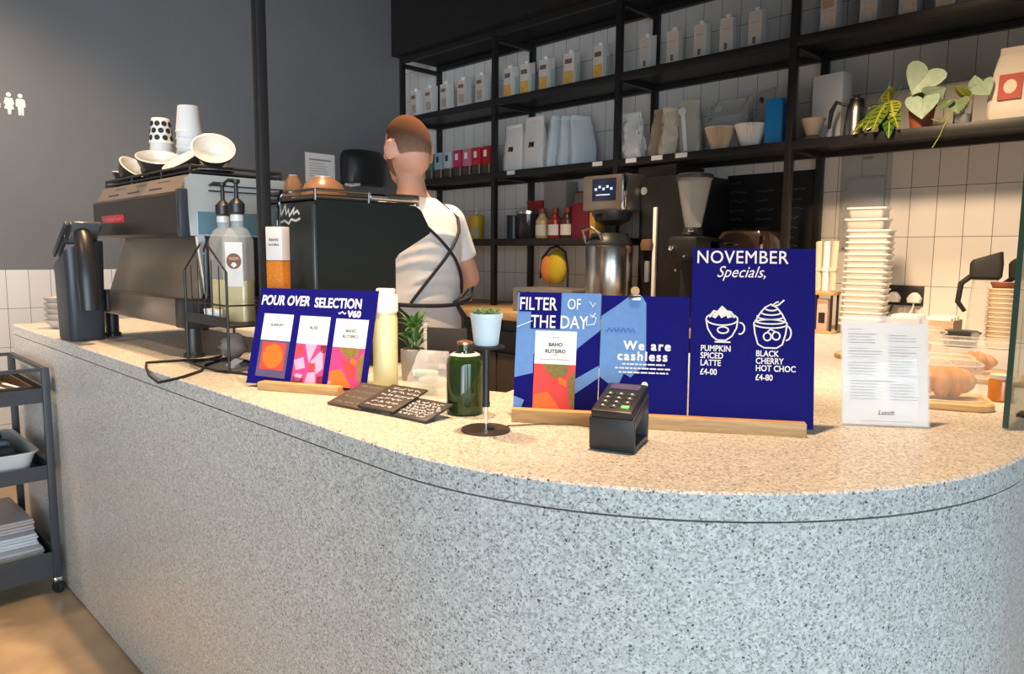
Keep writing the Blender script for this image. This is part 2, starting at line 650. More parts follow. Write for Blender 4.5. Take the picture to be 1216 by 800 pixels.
# ------------------------------------------------------------------ black shelving
SX = [-4.865, -3.80, -2.735, -1.67, -0.605]
YF, YR = 3.6, 3.975
rk = thing('shelving_rack', 'tall black steel shelving rack of four bays along the tiled wall', 'shelving', (-2.735, 3.79, 1.087))
rT = Matrix.Translation((2.735, -3.79, -1.087))
for x in SX:
    for y in (YF, YR):
        low = 1.088 if x < -1.7 else 1.5
        if x > -1.7 and y == YF:
            low = 1.0915
        if x > -1.7:
            low = 1.0925
        b = MB(BLACKM)
        b.T = rT
        b.box((x, y, (low + 2.98) / 2), (0.036, 0.036, 2.98 - low), bev=0.002)
        b.build('upright', rk)
    for z in (1.545, 2.0, 2.495, 2.93):
        if z < 1.6 and x > -2.7:
            continue
        b = MB(BLACKM)
        b.T = rT
        b.box((x, (YF + YR) / 2, z - 0.012), (0.03, YR - YF - 0.036, 0.03))
        b.build('cross_bar', rk)
SHZ = {'top': 2.515, 'mid': 2.018, 'low': 1.557}
for k, z in SHZ.items():
    for x0, x1 in zip(SX, SX[1:]):
        if k == 'low' and x0 > -3.0:
            continue
        b = MB(BLACKM)
        b.T = rT
        ym = (YF + YR) / 2
        b.box(((x0 + x1) / 2, ym, z - 0.009), (x1 - x0 - 0.036, YR - YF - 0.037, 0.018))
        b.box(((x0 + x1) / 2, YF, z - 0.022), (x1 - x0 - 0.036, 0.034, 0.044), bev=0.002)
        b.box(((x0 + x1) / 2, YR, z - 0.022), (x1 - x0 - 0.036, 0.034, 0.044))
        b.build('shelf', rk)
for x0, x1 in zip(SX, SX[1:]):
    b = MB(BLACKM)
    b.T = rT
    b.box(((x0 + x1) / 2, YF, 2.955), (x1 - x0 - 0.036, 0.034, 0.04))
    b.box(((x0 + x1) / 2, YR, 2.955), (x1 - x0 - 0.036, 0.034, 0.04))
    b.build('top_rail', rk)
for x, z in ((-3.62, SHZ['mid']), (-2.87, SHZ['mid']), (-2.62, SHZ['mid']), (-2.44, SHZ['mid']), (-2.28, SHZ['mid'])):
    b = MB(PAPER)
    b.T = rT
    b.box((x, YF - 0.018, z - 0.016), (0.075, 0.0012, 0.026))
    b.build('shelf_label', rk)['label'] = 'small white price strip on the shelf edge'

# ------------------------------------------------------------------ slim black post
p_ = thing('steel_post', 'slim black square steel post rising from the countertop in front of the second coffee machine', 'post', (-2.06, 1.02, CT))
b = MB(BLACKM)
b.box((0, 0, (3.8 - CT) / 2), (0.031, 0.031, 3.8 - CT - 0.002), bev=0.002)
b.build('shaft', p_)
b = MB(BLACKM)
b.box((0, 0, 0.004), (0.09, 0.09, 0.008), bev=0.001)
b.build('base_plate', p_)
# ================================================================== signs on the front of the counter
def board_frame(w_, h_):
    """maps fractions (u from the left, v from the top) of a board's face to its local x,z"""
    return lambda u, v: ((u - 0.5) * w_, (1 - v) * h_)


def poly_on(b, pts, y, th=0.0005):
    b.loft([[(p[0], y, p[1]) for p in pts], [(p[0], y - th, p[1]) for p in pts]])


def lines_on(b, x0, x1, z, h, y, rnd, gap=0.35):
    """a row of short printed words too small to read"""
    x = x0
    while x < x1 - 0.001:
        l = min(rnd.uniform(0.6, 2.2) * h * 2.2, x1 - x)
        b.box((x + l / 2, y, z), (l, 0.0005, h))
        x += l + gap * h * 2


def coffee_card(parent, F, q, v_split, art, title, y):
    """a printed card: white upper part with small type, picture below; q = four corners (u,v) tl tr br bl"""
    rnd = random.Random(sum(map(ord, title)) + 3)
    tl, tr, br, bl = [F(*p) for p in q]
    lerp = lambda a, c, t: (a[0] + (c[0] - a[0]) * t, a[1] + (c[1] - a[1]) * t)
    P = lambda s, t: lerp(lerp(tl, tr, s), lerp(bl, br, s), t)
    b = MB(PAPER)
    poly_on(b, [P(0, 0), P(1, 0), P(1, v_split), P(0, v_split)], y, 0.0012)
    card = b.build('coffee_card', parent)
    card['label'] = 'card with white top and ' + art + ' picture'
    y2 = y - 0.0013
    hh = (tl[1] - bl[1])
    b = MB(INK)
    for k, ln in enumerate(title.split('|')):
        c = P(0.5, v_split * (0.46 + 0.2 * k))
        b.text(ln, hh * 0.062, tx(c[0], c[1], y2), bold=0.0003, align='CENTER')
    b.use(GREYINK)
    for t, a, d in ((0.2, 0.42, 0.58), (0.72, 0.44, 0.56), (0.86, 0.15, 0.85)):
        c0, c1 = P(a, v_split * t), P(d, v_split * t)
        lines_on(b, c0[0], c1[0], c0[1], hh * 0.008, y2, rnd)
    b.build('printed_text', card)
    b = MB()
    A = lambda s, t: P(s, v_split + (1 - v_split) * t)
    if art == 'orange circle':
        b.use(NAVYG)
        poly_on(b, [A(0, 0), A(1, 0), A(1, 1), A(0, 1)], y, 0.0012)
        b.use(RED)
        poly_on(b, [A(.1, .06), A(.9, .06), A(.9, .8), A(.1, .8)], y2, 0.0004)
        b.use(ORANGE)
        poly_on(b, [A(.5 + .34 * math.cos(k * PI / 14), .43 + .33 * math.sin(k * PI / 14)) for k in range(28)], y2 - 0.0005, 0.0004)
    elif art == 'pink shards':
        b.use(PINK)
        poly_on(b, [A(0, 0), A(1, 0), A(1, 1), A(0, 1)], y, 0.0012)
        for m_, pl in ((LPINK, [(.3, .0), (.7, .0), (.5, .5)]), (LPINK, [(.0, .45), (.3, .35), (.4, .62), (.1, .7)]), (LPINK, [(.55, .45), (.9, .1), (.98, .6), (.8, .75)]),
                       (LPINK, [(.5, .75), (.75, .7), (.8, 1), (.45, 1)]), (LPINK, [(.12, .78), (.35, .8), (.28, .98), (.05, .98)]), (MAROON, [(.8, .02), (1, .0), (1, .2), (.85, .22)]), (RED, [(.5, .55), (.7, .45), (.75, .62), (.6, .72)]),
                       (MAROON, [(.05, .86), (.4, .9), (.36, 1), (.02, 1)]), (MAROON, [(.82, .82), (1, .78), (1, 1), (.84, 1)]), (RED, [(.02, .1), (.25, .05), (.22, .25), (.02, .35)])):
            b.use(m_)
            poly_on(b, [A(*p) for p in pl], y2, 0.0004)
    else:
        b.use(PINK if art != 'orange mountain' else RED)
        poly_on(b, [A(0, 0), A(1, 0), A(1, 1), A(0, 1)], y, 0.0012)
        for m_, pl in ((OLIVE, [(.2, .0), (.85, .0), (.8, .22), (.5, .28), (.3, .12)]), (ORANGE, [(.02, .62), (.35, .55), (.72, .95), (.7, 1), (.02, 1)]), (OLIVE, [(.82, .3), (1, .1), (1, .85), (.88, .8)]),
                       (RED, [(.3, .3), (.75, .42), (.8, .8), (.6, .72)]), (LPINK, [(.0, .88), (.12, .86), (.1, 1), (.0, 1)]), (ORANGE, [(.6, .25), (.8, .3), (.78, .45), (.62, .4)])):
            b.use(m_)
            poly_on(b, [A(*p) for p in pl], y2, 0.0004)
    b.build('picture', card)
    return card


def sign_board(name, label, loc, rz, w_, h_, tilt, base_mat=BLUE):
    t = thing(name, label, 'sign', loc, rot=(-R(tilt), 0, R(rz)))
    b = MB(base_mat)
    b.box((0, 0, h_ / 2), (w_, 0.004, h_))
    b.use(PAPER)
    b.box((0, 0.0022, h_ / 2), (w_ * 0.998, 0.0006, h_ * 0.998))
    b.build('board', t)
    return t, board_frame(w_, h_), -0.0021


# --- pour over board
HA = 27.5
t, F, y = sign_board('sign_board', 'navy pour over selection board with three coffee cards, leaning on a short oak holder', (-1.717, 0.948, CT + 0.010), HA, 0.358, 0.262, 17)
b = MB(WHITE)
x, z = F(0.022, 0.175)
b.text('POUR OVER', 0.0375, tx(x, z, y) @ Matrix.Diagonal((0.735, 1, 1, 1)), bold=0.0011, shear=0.1)
x, z = F(0.487, 0.185)
b.text('SELECTION', 0.0365, tx(x, z, y) @ Matrix.Diagonal((0.76, 1, 1, 1)), bold=0.0011, shear=-0.05)
b.build('lettering', t)
b = MB(WHITE)
x, z = F(0.775, 0.275)
b.text('V60', 0.024, tx(x, z, y) @ Matrix.Diagonal((1.0, 1, 1, 1)), bold=0.0012)
b.strip([F(.70 + .01 * k, .235 + .012 * math.sin(k * 1.6)) for k in range(7)], 0.003, y)
b.build('lettering', t)
coffee_card(t, F, ((.07, .27), (.325, .275), (.325, .935), (.07, .92)), .42, 'orange circle', 'SUNDAY', y)
coffee_card(t, F, ((.385, .28), (.64, .285), (.64, .965), (.385, .955)), .42, 'pink shards', 'BLISS', y)
coffee_card(t, F, ((.69, .295), (.955, .30), (.955, .985), (.69, .975)), .42, 'orange ridge', 'BAHO|RUTSIRO', y)
h_ = thing('sign_holder', 'short oak strip holding up the pour over board', 'sign holder', (-1.717, 0.948, CT), R(HA))
b = MB(OAK)
b.box((0, -0.021, 0.011), (0.236, 0.030, 0.022), bev=0.001)
b.box((0, 0.0185, 0.004), (0.236, 0.049, 0.008), bev=0.001)
b.build('block', h_)

# --- three boards on the long holder
HB = 33.7
ex = Vector((math.cos(R(HB)), math.sin(R(HB)), 0))
ey = Vector((-ex.y, ex.x, 0))
B0 = Vector((-0.860, 1.288, CT))
h_ = thing('sign_holder', 'long oak strip holding three navy boards behind the card reader', 'sign holder', B0, R(HB))
b = MB(OAK)
b.box((-0.005, -0.019, 0.014), (0.60, 0.026, 0.028), bev=0.001)
b.box((-0.005, 0.020, 0.0045), (0.60, 0.052, 0.009), bev=0.001)
b.build('block', h_)
TB = 11
# filter of the day
t, F, y = sign_board('sign_board', 'blue and navy filter of the day board with a coffee card', B0 + ex * -0.216 + Vector((0, 0, 0.0105)), HB, 0.184, 0.270, TB)
b = MB(LBLUE)
y1 = y
poly_on(b, [F(*p) for p in ((0, .002), (1, .002), (1, .30), (.74, .45), (.72, .50), (.22, .50), (.22, .66), (0, .70))], y1)
poly_on(b, [F(*p) for p in ((.72, .70), (1, .58), (1, .68), (.72, .82))], y1)
poly_on(b, [F(*p) for p in ((0, .85), (.13, .88), (.07, .998), (0, .998))], y1)
b.use(BLUE)
poly_on(b, [F(*p) for p in ((.02, .002), (.53, .002), (.53, .30), (.17, .30), (.17, .16), (.02, .16))], y1 - 0.0006)
b.build('printed_pattern', t)
b = MB(WHITE)
y2 = y - 0.0012
x, z = F(0.02, 0.145)
b.text('FILTER', 0.040, tx(x, z, y2) @ Matrix.Diagonal((0.72, 1, 1, 1)), bold=0.0006)
x, z = F(0.60, 0.135)
b.text('OF', 0.034, tx(x, z, y2) @ Matrix.Diagonal((0.7, 1, 1, 1)), bold=0.0001)
b.build('lettering', t)
b = MB(WHITE)
x, z = F(0.17, 0.29)
b.text('THE DAY', 0.040, tx(x, z, y2) @ Matrix.Diagonal((0.76, 1, 1, 1)), bold=0.0004)
b.build('lettering', t)
b = MB(WHITE)
b.strip([F(.87, .07), F(.91, .11), F(.94, .075), F(.90, .115)], 0.002, y2)
b.strip([F(.84, .19), F(.84, .26), F(.93, .25), F(.95, .2), F(.9, .18)], 0.002, y2)
b.strip([F(.88, .17), F(.9, .20), F(.94, .16)], 0.002, y2)
b.strip([F(0, .29), F(.19, .235)], 0.0016, y2)
b.build('doodle', t)
coffee_card(t, F, ((.235, .315), (.73, .315), (.73, .99), (.235, .985)), .40, 'orange mountain', 'BAHO|RUTSIRO', y2)
# we are cashless
t, F, y = sign_board('sign_board', 'navy and light blue cashless notice board in the middle of the long holder', B0 + ex * -0.0295 + Vector((0, 0, 0.0105)), HB, 0.186, 0.266, TB)
b = MB(LBLUE)
poly_on(b, [F(*p) for p in ((0, .17), (.16, .09), (.32, .002), (.46, .002), (.51, .06), (.53, .58), (.44, .60), (.36, .66), (.28, .63), (.22, .73), (.1, .71), (0, .66))], y)
b.use(mat('faded_blue_scribble', (0.05, 0.10, 0.42), 0.5))
b.strip([F(.06 + .016 * k, .28 + .022 * math.sin(k * 1.9)) for k in range(22)], 0.0022, y - 0.0006)
b.build('printed_pattern', t)
b = MB(WHITE)
y2 = y - 0.0012
x, z = F(0.27, 0.435)
b.text('We are', 0.0265, tx(x, z, y2), bold=0.0011, space=1.25)
x, z = F(0.20, 0.52)
b.text('cashless', 0.0265, tx(x, z, y2), bold=0.0011, space=1.22)
b.build('lettering', t)
b = MB(WHITE)
rnd = random.Random(4)
for k, (u0, u1) in enumerate(((.26, .74), (.18, .80), (.22, .78))):
    x0, z0 = F(u0, .552 + .033 * k)
    lines_on(b, x0, F(u1, 0)[0], z0, 0.0032, y2, rnd)
b.build('printed_text', t)
b = MB(WHITE)
x, z = F(.52, .715)
poly_on(b, [(x + .0068 * math.cos(k * PI / 10), z + .0068 * math.sin(k * PI / 10)) for k in range(20)], y2)
b.build('white_dot', t)
kk = thing('bulldog_clip', 'small steel clip gripping the top of the cashless board', 'clip', B0 + ex * -0.052 + ey * (0.2615 * math.sin(R(TB))) + Vector((0, 0, 0.0105 + 0.2615 * math.cos(R(TB)))), rot=(-R(TB), 0, R(HB)))
b = MB(STEEL)
b.box((0, -0.006, 0.0), (0.024, 0.0015, 0.010), bev=0.0005)
b.box((0, 0.006, 0.0), (0.024, 0.0015, 0.010), bev=0.0005)
b.box((0, 0, 0.0058), (0.024, 0.0135, 0.0018), bev=0.0005)
b.build('jaw', kk)
b = MB(OAK)
b.lathe([(0.004, -0.0035), (0.0095, -0.0025), (0.0095, 0.0025), (0.004, 0.0035)], 14, at=(0, -0.004, 0.015), rot=(PI / 2, 0, 0))
b.build('grip', kk)
# November specials
t, F, y = sign_board('sign_board', 'tall navy November specials board with two drawn drinks, at the end of the long holder', B0 + ex * 0.190 + Vector((0, 0, 0.0105)), HB, 0.247, 0.371, TB)
b = MB(WHITE)
x, z = F(0.03, 0.085)
b.text('NOVEMBER', 0.0385, tx(x, z, y) @ Matrix.Diagonal((0.90, 1, 1, 1)), bold=0.0003, space=1.06)
b.build('lettering', t)
b = MB(WHITE)
x, z = F(0.20, 0.165)
b.text('Specials,', 0.034, tx(x, z, y) @ Matrix.Diagonal((0.88, 1, 1, 1)), bold=-0.0004, shear=0.38)
b.build('lettering', t)
for u, v, ls in ((.085, .588, ('PUMPKIN', 'SPICED', 'LATTE', '£4-00')), (.535, .608, ('BLACK', 'CHERRY', 'HOT CHOC', '£4-80'))):
    b = MB(WHITE)
    for k, s in enumerate(ls):
        x, z = F(u, v + .041 * k + (.01 if k == 3 else 0))
        b.text(s, 0.0175, tx(x, z, y) @ Matrix.Diagonal((0.84, 1, 1, 1)), bold=0.0004)
    b.build('caption', t)
b = MB(WHITE)
sw = 0.0030


def ell(cx, cz, rx, rz_, a0=0, a1=360, n=20):
    return [F(cx + rx * math.cos(R(a0 + (a1 - a0) * k / n)), cz + rz_ * math.sin(R(a0 + (a1 - a0) * k / n))) for k in range(n + 1)]


# spiced latte cup with cream
b.strip(ell(.255, .405, .13, .035), sw, y)
b.strip([F(.125, .41), F(.14, .46), F(.18, .505), F(.22, .525), F(.29, .525), F(.34, .5), F(.375, .455), F(.385, .41)], sw, y)
b.strip(ell(.405, .455, .035, .032, -100, 110, 12), sw, y)
b.strip(ell(.265, .467, .045, .018), sw, y)
b.strip([F(.15, .395), F(.19, .36), F(.22, .365), F(.255, .335), F(.29, .36), F(.325, .365), F(.36, .395)], 0.005, y)
poly_on(b, [F(*p) for p in ((.17, .392), (.21, .362), (.255, .345), (.30, .365), (.34, .392), (.30, .40), (.29, .385), (.25, .40), (.23, .38), (.20, .402))], y)
b.strip([F(.2, .535), F(.33, .535)], sw, y)
b.build('drink_drawing', t)
b = MB(WHITE)
# hot chocolate mug with whipped cream and a straw
b.strip([F(.515, .425), F(.525, .48), F(.55, .54), F(.60, .56), F(.70, .56), F(.745, .54), F(.77, .48), F(.78, .425)], sw, y)
b.strip(ell(.648, .425, .135, .024), sw, y)
b.strip(ell(.775, .475, .038, .04, -80, 95, 12), sw, y)
for k, (cx, cz, rx) in enumerate(((.645, .41, .12), (.645, .385, .105), (.65, .36, .08), (.655, .335, .052))):
    b.strip(ell(cx, cz, rx, .016, 10, 200, 14), sw, y)
b.strip([F(.53, .41), F(.56, .37), F(.6, .335), F(.65, .315), F(.7, .335), F(.74, .37), F(.77, .41)], sw, y)
b.strip([F(.655, .325), F(.69, .305), F(.71, .30)], sw, y)
b.strip([F(.68, .325), F(.71, .318), F(.755, .29)], sw, y)
b.strip(ell(.625, .497, .03, .022), sw, y)
b.strip(ell(.695, .492, .03, .022), sw, y)
b.strip([F(.62, .475), F(.65, .455), F(.69, .47)], sw, y)
b.build('drink_drawing', t)

# --- menu in a clear stand
MH = 37.0
m_ = thing('menu_stand', 'clear acrylic stand with a white printed menu sheet beside the pastry board', 'menu stand', (-0.522, 1.645, CT), R(MH))
tl_ = Matrix.Rotation(-R(11), 4, 'X')
b = MB(ACRYLIC)
b.T = tl_
b.box((0, -0.0022, 0.120), (0.178, 0.0022, 0.236), bev=0.0006)
b.box((0, 0.0042, 0.120), (0.178, 0.0022, 0.236), bev=0.0006)
b.T = Matrix.Identity(4)
b.box((0, 0.045, 0.0016), (0.178, 0.085, 0.003), bev=0.0006)
b.build('acrylic_stand', m_)
b = MB(mat('menu_sheet_paper', (0.78, 0.82, 0.88), 0.6, var=0.01))
b.T = tl_
b.box((0, 0.001, 0.114), (0.172, 0.0008, 0.218))
ms = b.build('menu_sheet', m_)
b = MB(GREYINK)
b.T = tl_
rnd = random.Random(11)
yy = -0.0000
z = 0.208
lines_on(b, -0.074, -0.045, z, 0.0016, yy, rnd)
z -= 0.010
for k in range(15):
    if k not in (4, 9):
        lines_on(b, -0.074, -0.074 + rnd.uniform(0.045, 0.07), z, 0.0013 if k % 3 else 0.0018, yy, rnd)
    if k not in (3, 8):
        lines_on(b, 0.008, 0.008 + rnd.uniform(0.035, 0.068), z - 0.002, 0.0013 if k % 3 else 0.0018, yy, rnd)
    z -= 0.0062
z -= 0.008
lines_on(b, -0.07, 0.02, z, 0.0018, yy, rnd)
for k in range(6):
    z -= 0.0064
    lines_on(b, -0.07, -0.07 + rnd.uniform(0.04, 0.06), z, 0.0013, yy, rnd)
    lines_on(b, 0.01, 0.01 + rnd.uniform(0.03, 0.06), z, 0.0013, yy, rnd)
lines_on(b, -0.05, 0.055, 0.012, 0.0009, yy, rnd)
b.build('printed_text', ms)
b = MB(INK)
b.T = tl_
b.text('Lunch', 0.0135, tx(-0.014, 0.026, yy), bold=0.0005, shear=0.2)
b.build('printed_logo', ms)

# ================================================================== small things on the front counter
# --- card reader on its dock
c_ = thing('card_reader', 'black card payment terminal with keypad on a sloped dock at the counter front', 'card reader', (-0.823, 1.112, CT), R(22))
b = MB(DARKP)
pr_ = [(-0.058, 0.0), (-0.052, 0.062), (0.052, 0.100), (0.058, 0.094), (0.058, 0.0)]
hole = [(-0.026, 0.012), (-0.022, 0.058), (0.046, 0.084), (0.048, 0.012)]
W2 = 0.043
b.box((0, -0.0545, 0.0325), (2 * W2, 0.010, 0.062), rot=(R(5), 0, 0), bev=0.003)
b.box((0, 0.0, 0.006), (2 * W2, 0.112, 0.012), bev=0.003)
b.box((0, 0.051, 0.0415), (2 * W2, 0.012, 0.081), bev=0.003)
b.box((0, 0.0, 0.0725), (2 * W2, 0.118, 0.012), rot=(R(14.5), 0, 0), bev=0.003)
for s in (-1, 1):
    b.box((s * 0.041, 0.0, 0.065), (0.003, 0.108, 0.016), rot=(R(14.5), 0, 0))
b.build('dock', c_)
b = MB(BLACKP)
kT = Matrix.Translation((0, 0.0, 0.0805)) @ Matrix.Rotation(R(14.5), 4, 'X')
b.T = kT
b.box((0, 0, 0.005), (0.078, 0.128, 0.016), bev=0.004)
tr_ = b.build('terminal', c_)
b = MB(mat('violet_lcd_screen', (0.10, 0.07, 0.16), 0.15))
b.T = kT
b.box((0, 0.043, 0.0136), (0.058, 0.022, 0.001))
b.build('screen', tr_)
for r_ in range(4):
    for q in range(3):
        b = MB(DARKP if (r_, q) != (0, 2) else mat('green_key', (0.25, 0.75, 0.25), 0.5))
        b.T = kT
        b.box((-0.021 + q * 0.021, -0.044 + r_ * 0.018, 0.0136), (0.015, 0.011, 0.003), bev=0.001)
        if (r_, q) != (0, 2):
            b.use(WHITE)
            b.box((-0.021 + q * 0.021, -0.044 + r_ * 0.018, 0.0153), (0.004, 0.004, 0.0006))
        k_ = b.build('key', tr_)
        if (r_, q) == (0, 2):
            k_['label'] = 'green confirm key'
b = MB(BLACKP)
b.tube([(-0.868, 1.150, CT + 0.012), (-0.92, 1.17, CT + 0.004), (-0.975, 1.165, CT + 0.003), (-1.03, 1.115, CT + 0.003), (-1.068, 1.052, CT + 0.003)], 0.0016, 6)
tag(b.build('thin_cable'), 'thin dark cable lying between the card reader and the disc stand', 'cable')

# --- disc stand with cactus pot
s_ = thing('plant_stand', 'slim black stand with round foot and small round plate, carrying the succulent pot', 'plant stand', (-1.077, 1.0, CT))
b = MB(mat('dark_bronze_disc', (0.05, 0.038, 0.032), 0.4))
b.lathe([(0.050, 0), (0.051, 0.002), (0.049, 0.005), (0.0, 0.006)], 36)
b.build('foot', s_)
b = MB(CHROME)
b.lathe([(0.0045, 0.005), (0.0045, 0.06)], 12)
b.use(BLACKM)
b.lathe([(0.008, 0.052), (0.0075, 0.056), (0.0075, 0.168), (0.012, 0.171)], 12)
b.lathe([(0.0085, 0.050), (0.0085, 0.060)], 12)
b.build('stem', s_)
b = MB(BLACKM)
b.lathe([(0.012, 0.169), (0.036, 0.171), (0.037, 0.174), (0.036, 0.176), (0.0, 0.176)], 32)
b.build('plate', s_)
s_ = thing('potted_succulent', 'spiky succulent in a pale blue-white tapered pot on the slim stand', 'potted plant', (-1.077, 1.0, CT + 0.1765))
b = MB(mat('pale_blue_glaze', (0.62, 0.74, 0.80), 0.3, var=0.03))
b.lathe([(0.0, 0), (0.0235, 0.0), (0.025, 0.003), (0.0315, 0.055), (0.0335, 0.056), (0.0335, 0.064), (0.0305, 0.064), (0.030, 0.054), (0.0, 0.053)], 36)
b.build('pot', s_)
b = MB(SOIL)
b.lathe([(0.0295, 0.0535), (0.029, 0.0585), (0.0, 0.060)], 20)
b.build('soil', s_)
b = MB(SAGE)
rnd = random.Random(2)
for k in range(7):
    cx, cy = (0.017 * math.cos(k * 1.05), 0.017 * math.sin(k * 1.05)) if k < 6 else (0, 0)
    for j in range(9):
        a = j * 0.698 + k
        e = 0.35 + 0.5 * (j % 3) / 2
        l = rnd.uniform(0.013, 0.020)
        b.leaf((cx, cy, 0.057), (cx + l * math.cos(a) * math.cos(e), cy + l * math.sin(a) * math.cos(e), 0.060 + l * math.sin(e) * 1.2), 0.009, 0.001, 4, th=0.002)
b.build('rosettes', s_)

# --- green glass jug bottle
g_ = thing('glass_bottle', 'squat dark green glass bottle with short neck in front of the cactus stand', 'bottle', (-1.232, 1.079, CT))
GG = mat('dark_green_glass', (0.030, 0.062, 0.014), 0.05, trans=0.35, ior=1.5, var=0.15)
b = MB(GG)
b.lathe([(0.0, 0), (0.038, 0.0), (0.0415, 0.004), (0.0420, 0.012), (0.0420, 0.112), (0.040, 0.124), (0.033, 0.134), (0.020, 0.140), (0.0165, 0.144), (0.0160, 0.156), (0.013, 0.156), (0.0135, 0.142), (0.030, 0.130), (0.0385, 0.112), (0.0385, 0.010), (0.0, 0.006)], 40)
b.build('glass_body', g_)
b = MB(mat('copper_stopper', (0.55, 0.30, 0.17), 0.3, 0.8))
b.lathe([(0.0, 0.150), (0.0125, 0.150), (0.0125, 0.157), (0.018, 0.158), (0.018, 0.163), (0.008, 0.166), (0.0, 0.167)], 24)
b.build('stopper', g_)
b = MB(WHITE)
b.lathe([(0.0345, 0.1335), (0.026, 0.1385), (0.0255, 0.1375), (0.034, 0.1327)], 24)
b.build('neck_ring', g_)

# --- squeeze bottle
g_ = thing('squeeze_bottle', 'tall pale yellow squeeze bottle with white cap behind the pour over board', 'bottle', (-1.622, 1.137, CT))
b = MB(mat('milky_yellow_plastic', (0.78, 0.72, 0.42), 0.35, var=0.08, scale=8))
b.lathe([(0.0, 0), (0.031, 0.0), (0.033, 0.004), (0.033, 0.185), (0.031, 0.192), (0.031, 0.204), (0.0, 0.205)], 32)
b.build('bottle_body', g_)
b = MB(WHITE)
b.lathe([(0.0335, 0.203), (0.0335, 0.246), (0.031, 0.250), (0.0, 0.251)], 32)
for k in range(20):
    a = k * PI / 10
    b.box((0.0335 * math.cos(a), 0.0335 * math.sin(a), 0.225), (0.0016, 0.003, 0.04), rot=(0, 0, a))
b.box((0.004, 0, 0.258), (0.05, 0.02, 0.016), rot=(0, 0, R(30)), bev=0.004)
b.build('cap', g_)

# --- three slate cards with chalk writing
CHALK = mat('chalk_marks', (0.62, 0.62, 0.66), 0.9)
SLATES = [mat('brown_black_slate', (0.060, 0.048, 0.044), 0.55, var=0.25), mat('black_slate', (0.035, 0.03, 0.03), 0.55, var=0.25), mat('blue_black_slate', (0.035, 0.038, 0.048), 0.5, var=0.25)]
for i, (px_, py_, hh, n_) in enumerate(((-1.462, 0.906, 10, 4), (-1.362, 0.924, 9, 6), (-1.262, 0.938, 6, 6))):
    s_ = thing('slate_card', ['brownish slate card nearest the oak sign holder, faint chalk writing', 'middle slate card, covered in white chalk writing', 'bluish slate card beside the green bottle, chalk writing'][i], 'slate card', (px_, py_, CT + 0.0015 + 0.0065 * (i == 1)), R(hh), 'slate cards on the counter')
    tl_ = Matrix.Rotation(R(16), 4, 'X')
    SD = 0.088 if i == 2 else 0.118
    b = MB(SLATES[i])
    b.T = tl_
    b.box((0, (0.002 + SD) / 2, 0.0022), (0.116, SD, 0.005), bev=0.001)
    b.T = Matrix.Identity(4)
    b.build('slate', s_)
    b = MB(BLACKP)
    b.box((0, SD * 0.82, SD * 0.10), (0.03, 0.004, SD * 0.235))
    b.build('prop', s_)
    b = MB(CHALK if i else mat('faint_chalk', (0.2, 0.19, 0.19), 0.9))
    b.T = tl_ @ Matrix.Translation((0, 0, 0.0048)) @ Matrix.Rotation(-PI / 2, 4, 'X')
    rnd = random.Random(i + 40)
    for k in range(n_):
        zz = 0.016 + k * ((SD - 0.032) / (n_ - 1)) if n_ > 1 else 0.06
        x = -0.046 + rnd.uniform(0, 0.01)
        while x < 0.042:
            l = rnd.uniform(0.010, 0.022)
            pts = [(x + l * j / 8, zz + rnd.uniform(-0.005, 0.005)) for j in range(9)]
            b.strip(pts, 0.0017, 0.0, 0.0005)
            x += l + rnd.uniform(0.003, 0.007)
    b.build('chalk_writing', s_)

# --- clear film pouch with wrapped packets
g_ = thing('film_pouch', 'crumpled clear film pouch standing behind the slate cards', 'pouch', (-1.462, 1.150, CT), R(25))
b = MB(FILM)
rings = []
rnd = random.Random(9)
for k in range(9):
    f = k / 8
    wv = 0.070 - 0.028 * f
    dv = 0.034 * (1 - f) ** 0.7 + 0.0015
    cx = 0.004 + 0.012 * f
    rings.append([(cx + wv * math.copysign(abs(math.cos(a)) ** 0.7, math.cos(a)) + rnd.uniform(-.002, .002), dv * math.copysign(abs(math.sin(a)) ** 0.8, math.sin(a)) + 0.012 * f + rnd.uniform(-.003, .003) * (f > 0), 0.001 + 0.112 * f) for a in [2 * PI * j / 22 for j in range(22)]])
b.loft(rings)
b.build('film_bag', g_, angle=15)
for i, (dx, dz, rr, cm, lb) in enumerate(((-0.004, 0.013, 20, mat('mint_wrapper', (0.45, 0.62, 0.46), 0.35), 'mint green wrapped packet lying inside the clear pouch'), (0.004, 0.0345, -12, PAPER, 'white wrapped packet lying inside the clear pouch'), (0.0, 0.056, 8, mat('pale_mint_wrapper', (0.66, 0.76, 0.62), 0.35), 'pale green packet on top of the others in the clear pouch'))):
    p_ = thing('wrapped_packet', lb, 'packet', Vector((-1.462, 1.150, CT + dz)) + Vector((dx * math.cos(R(25)), dx * math.sin(R(25)), 0)), R(25 + rr))
    b = MB(cm)
    b.box((0, (i % 2) * 0.016 - 0.008, 0), (0.052, 0.015, 0.020), bev=0.005)
    b.build('wrapper', p_)
    for s in (-1, 1):
        b = MB(PAPER)
        b.box((s * 0.029, (i % 2) * 0.016 - 0.008, 0), (0.008, 0.010, 0.016), bev=0.002)
        b.build('twist_end', p_)

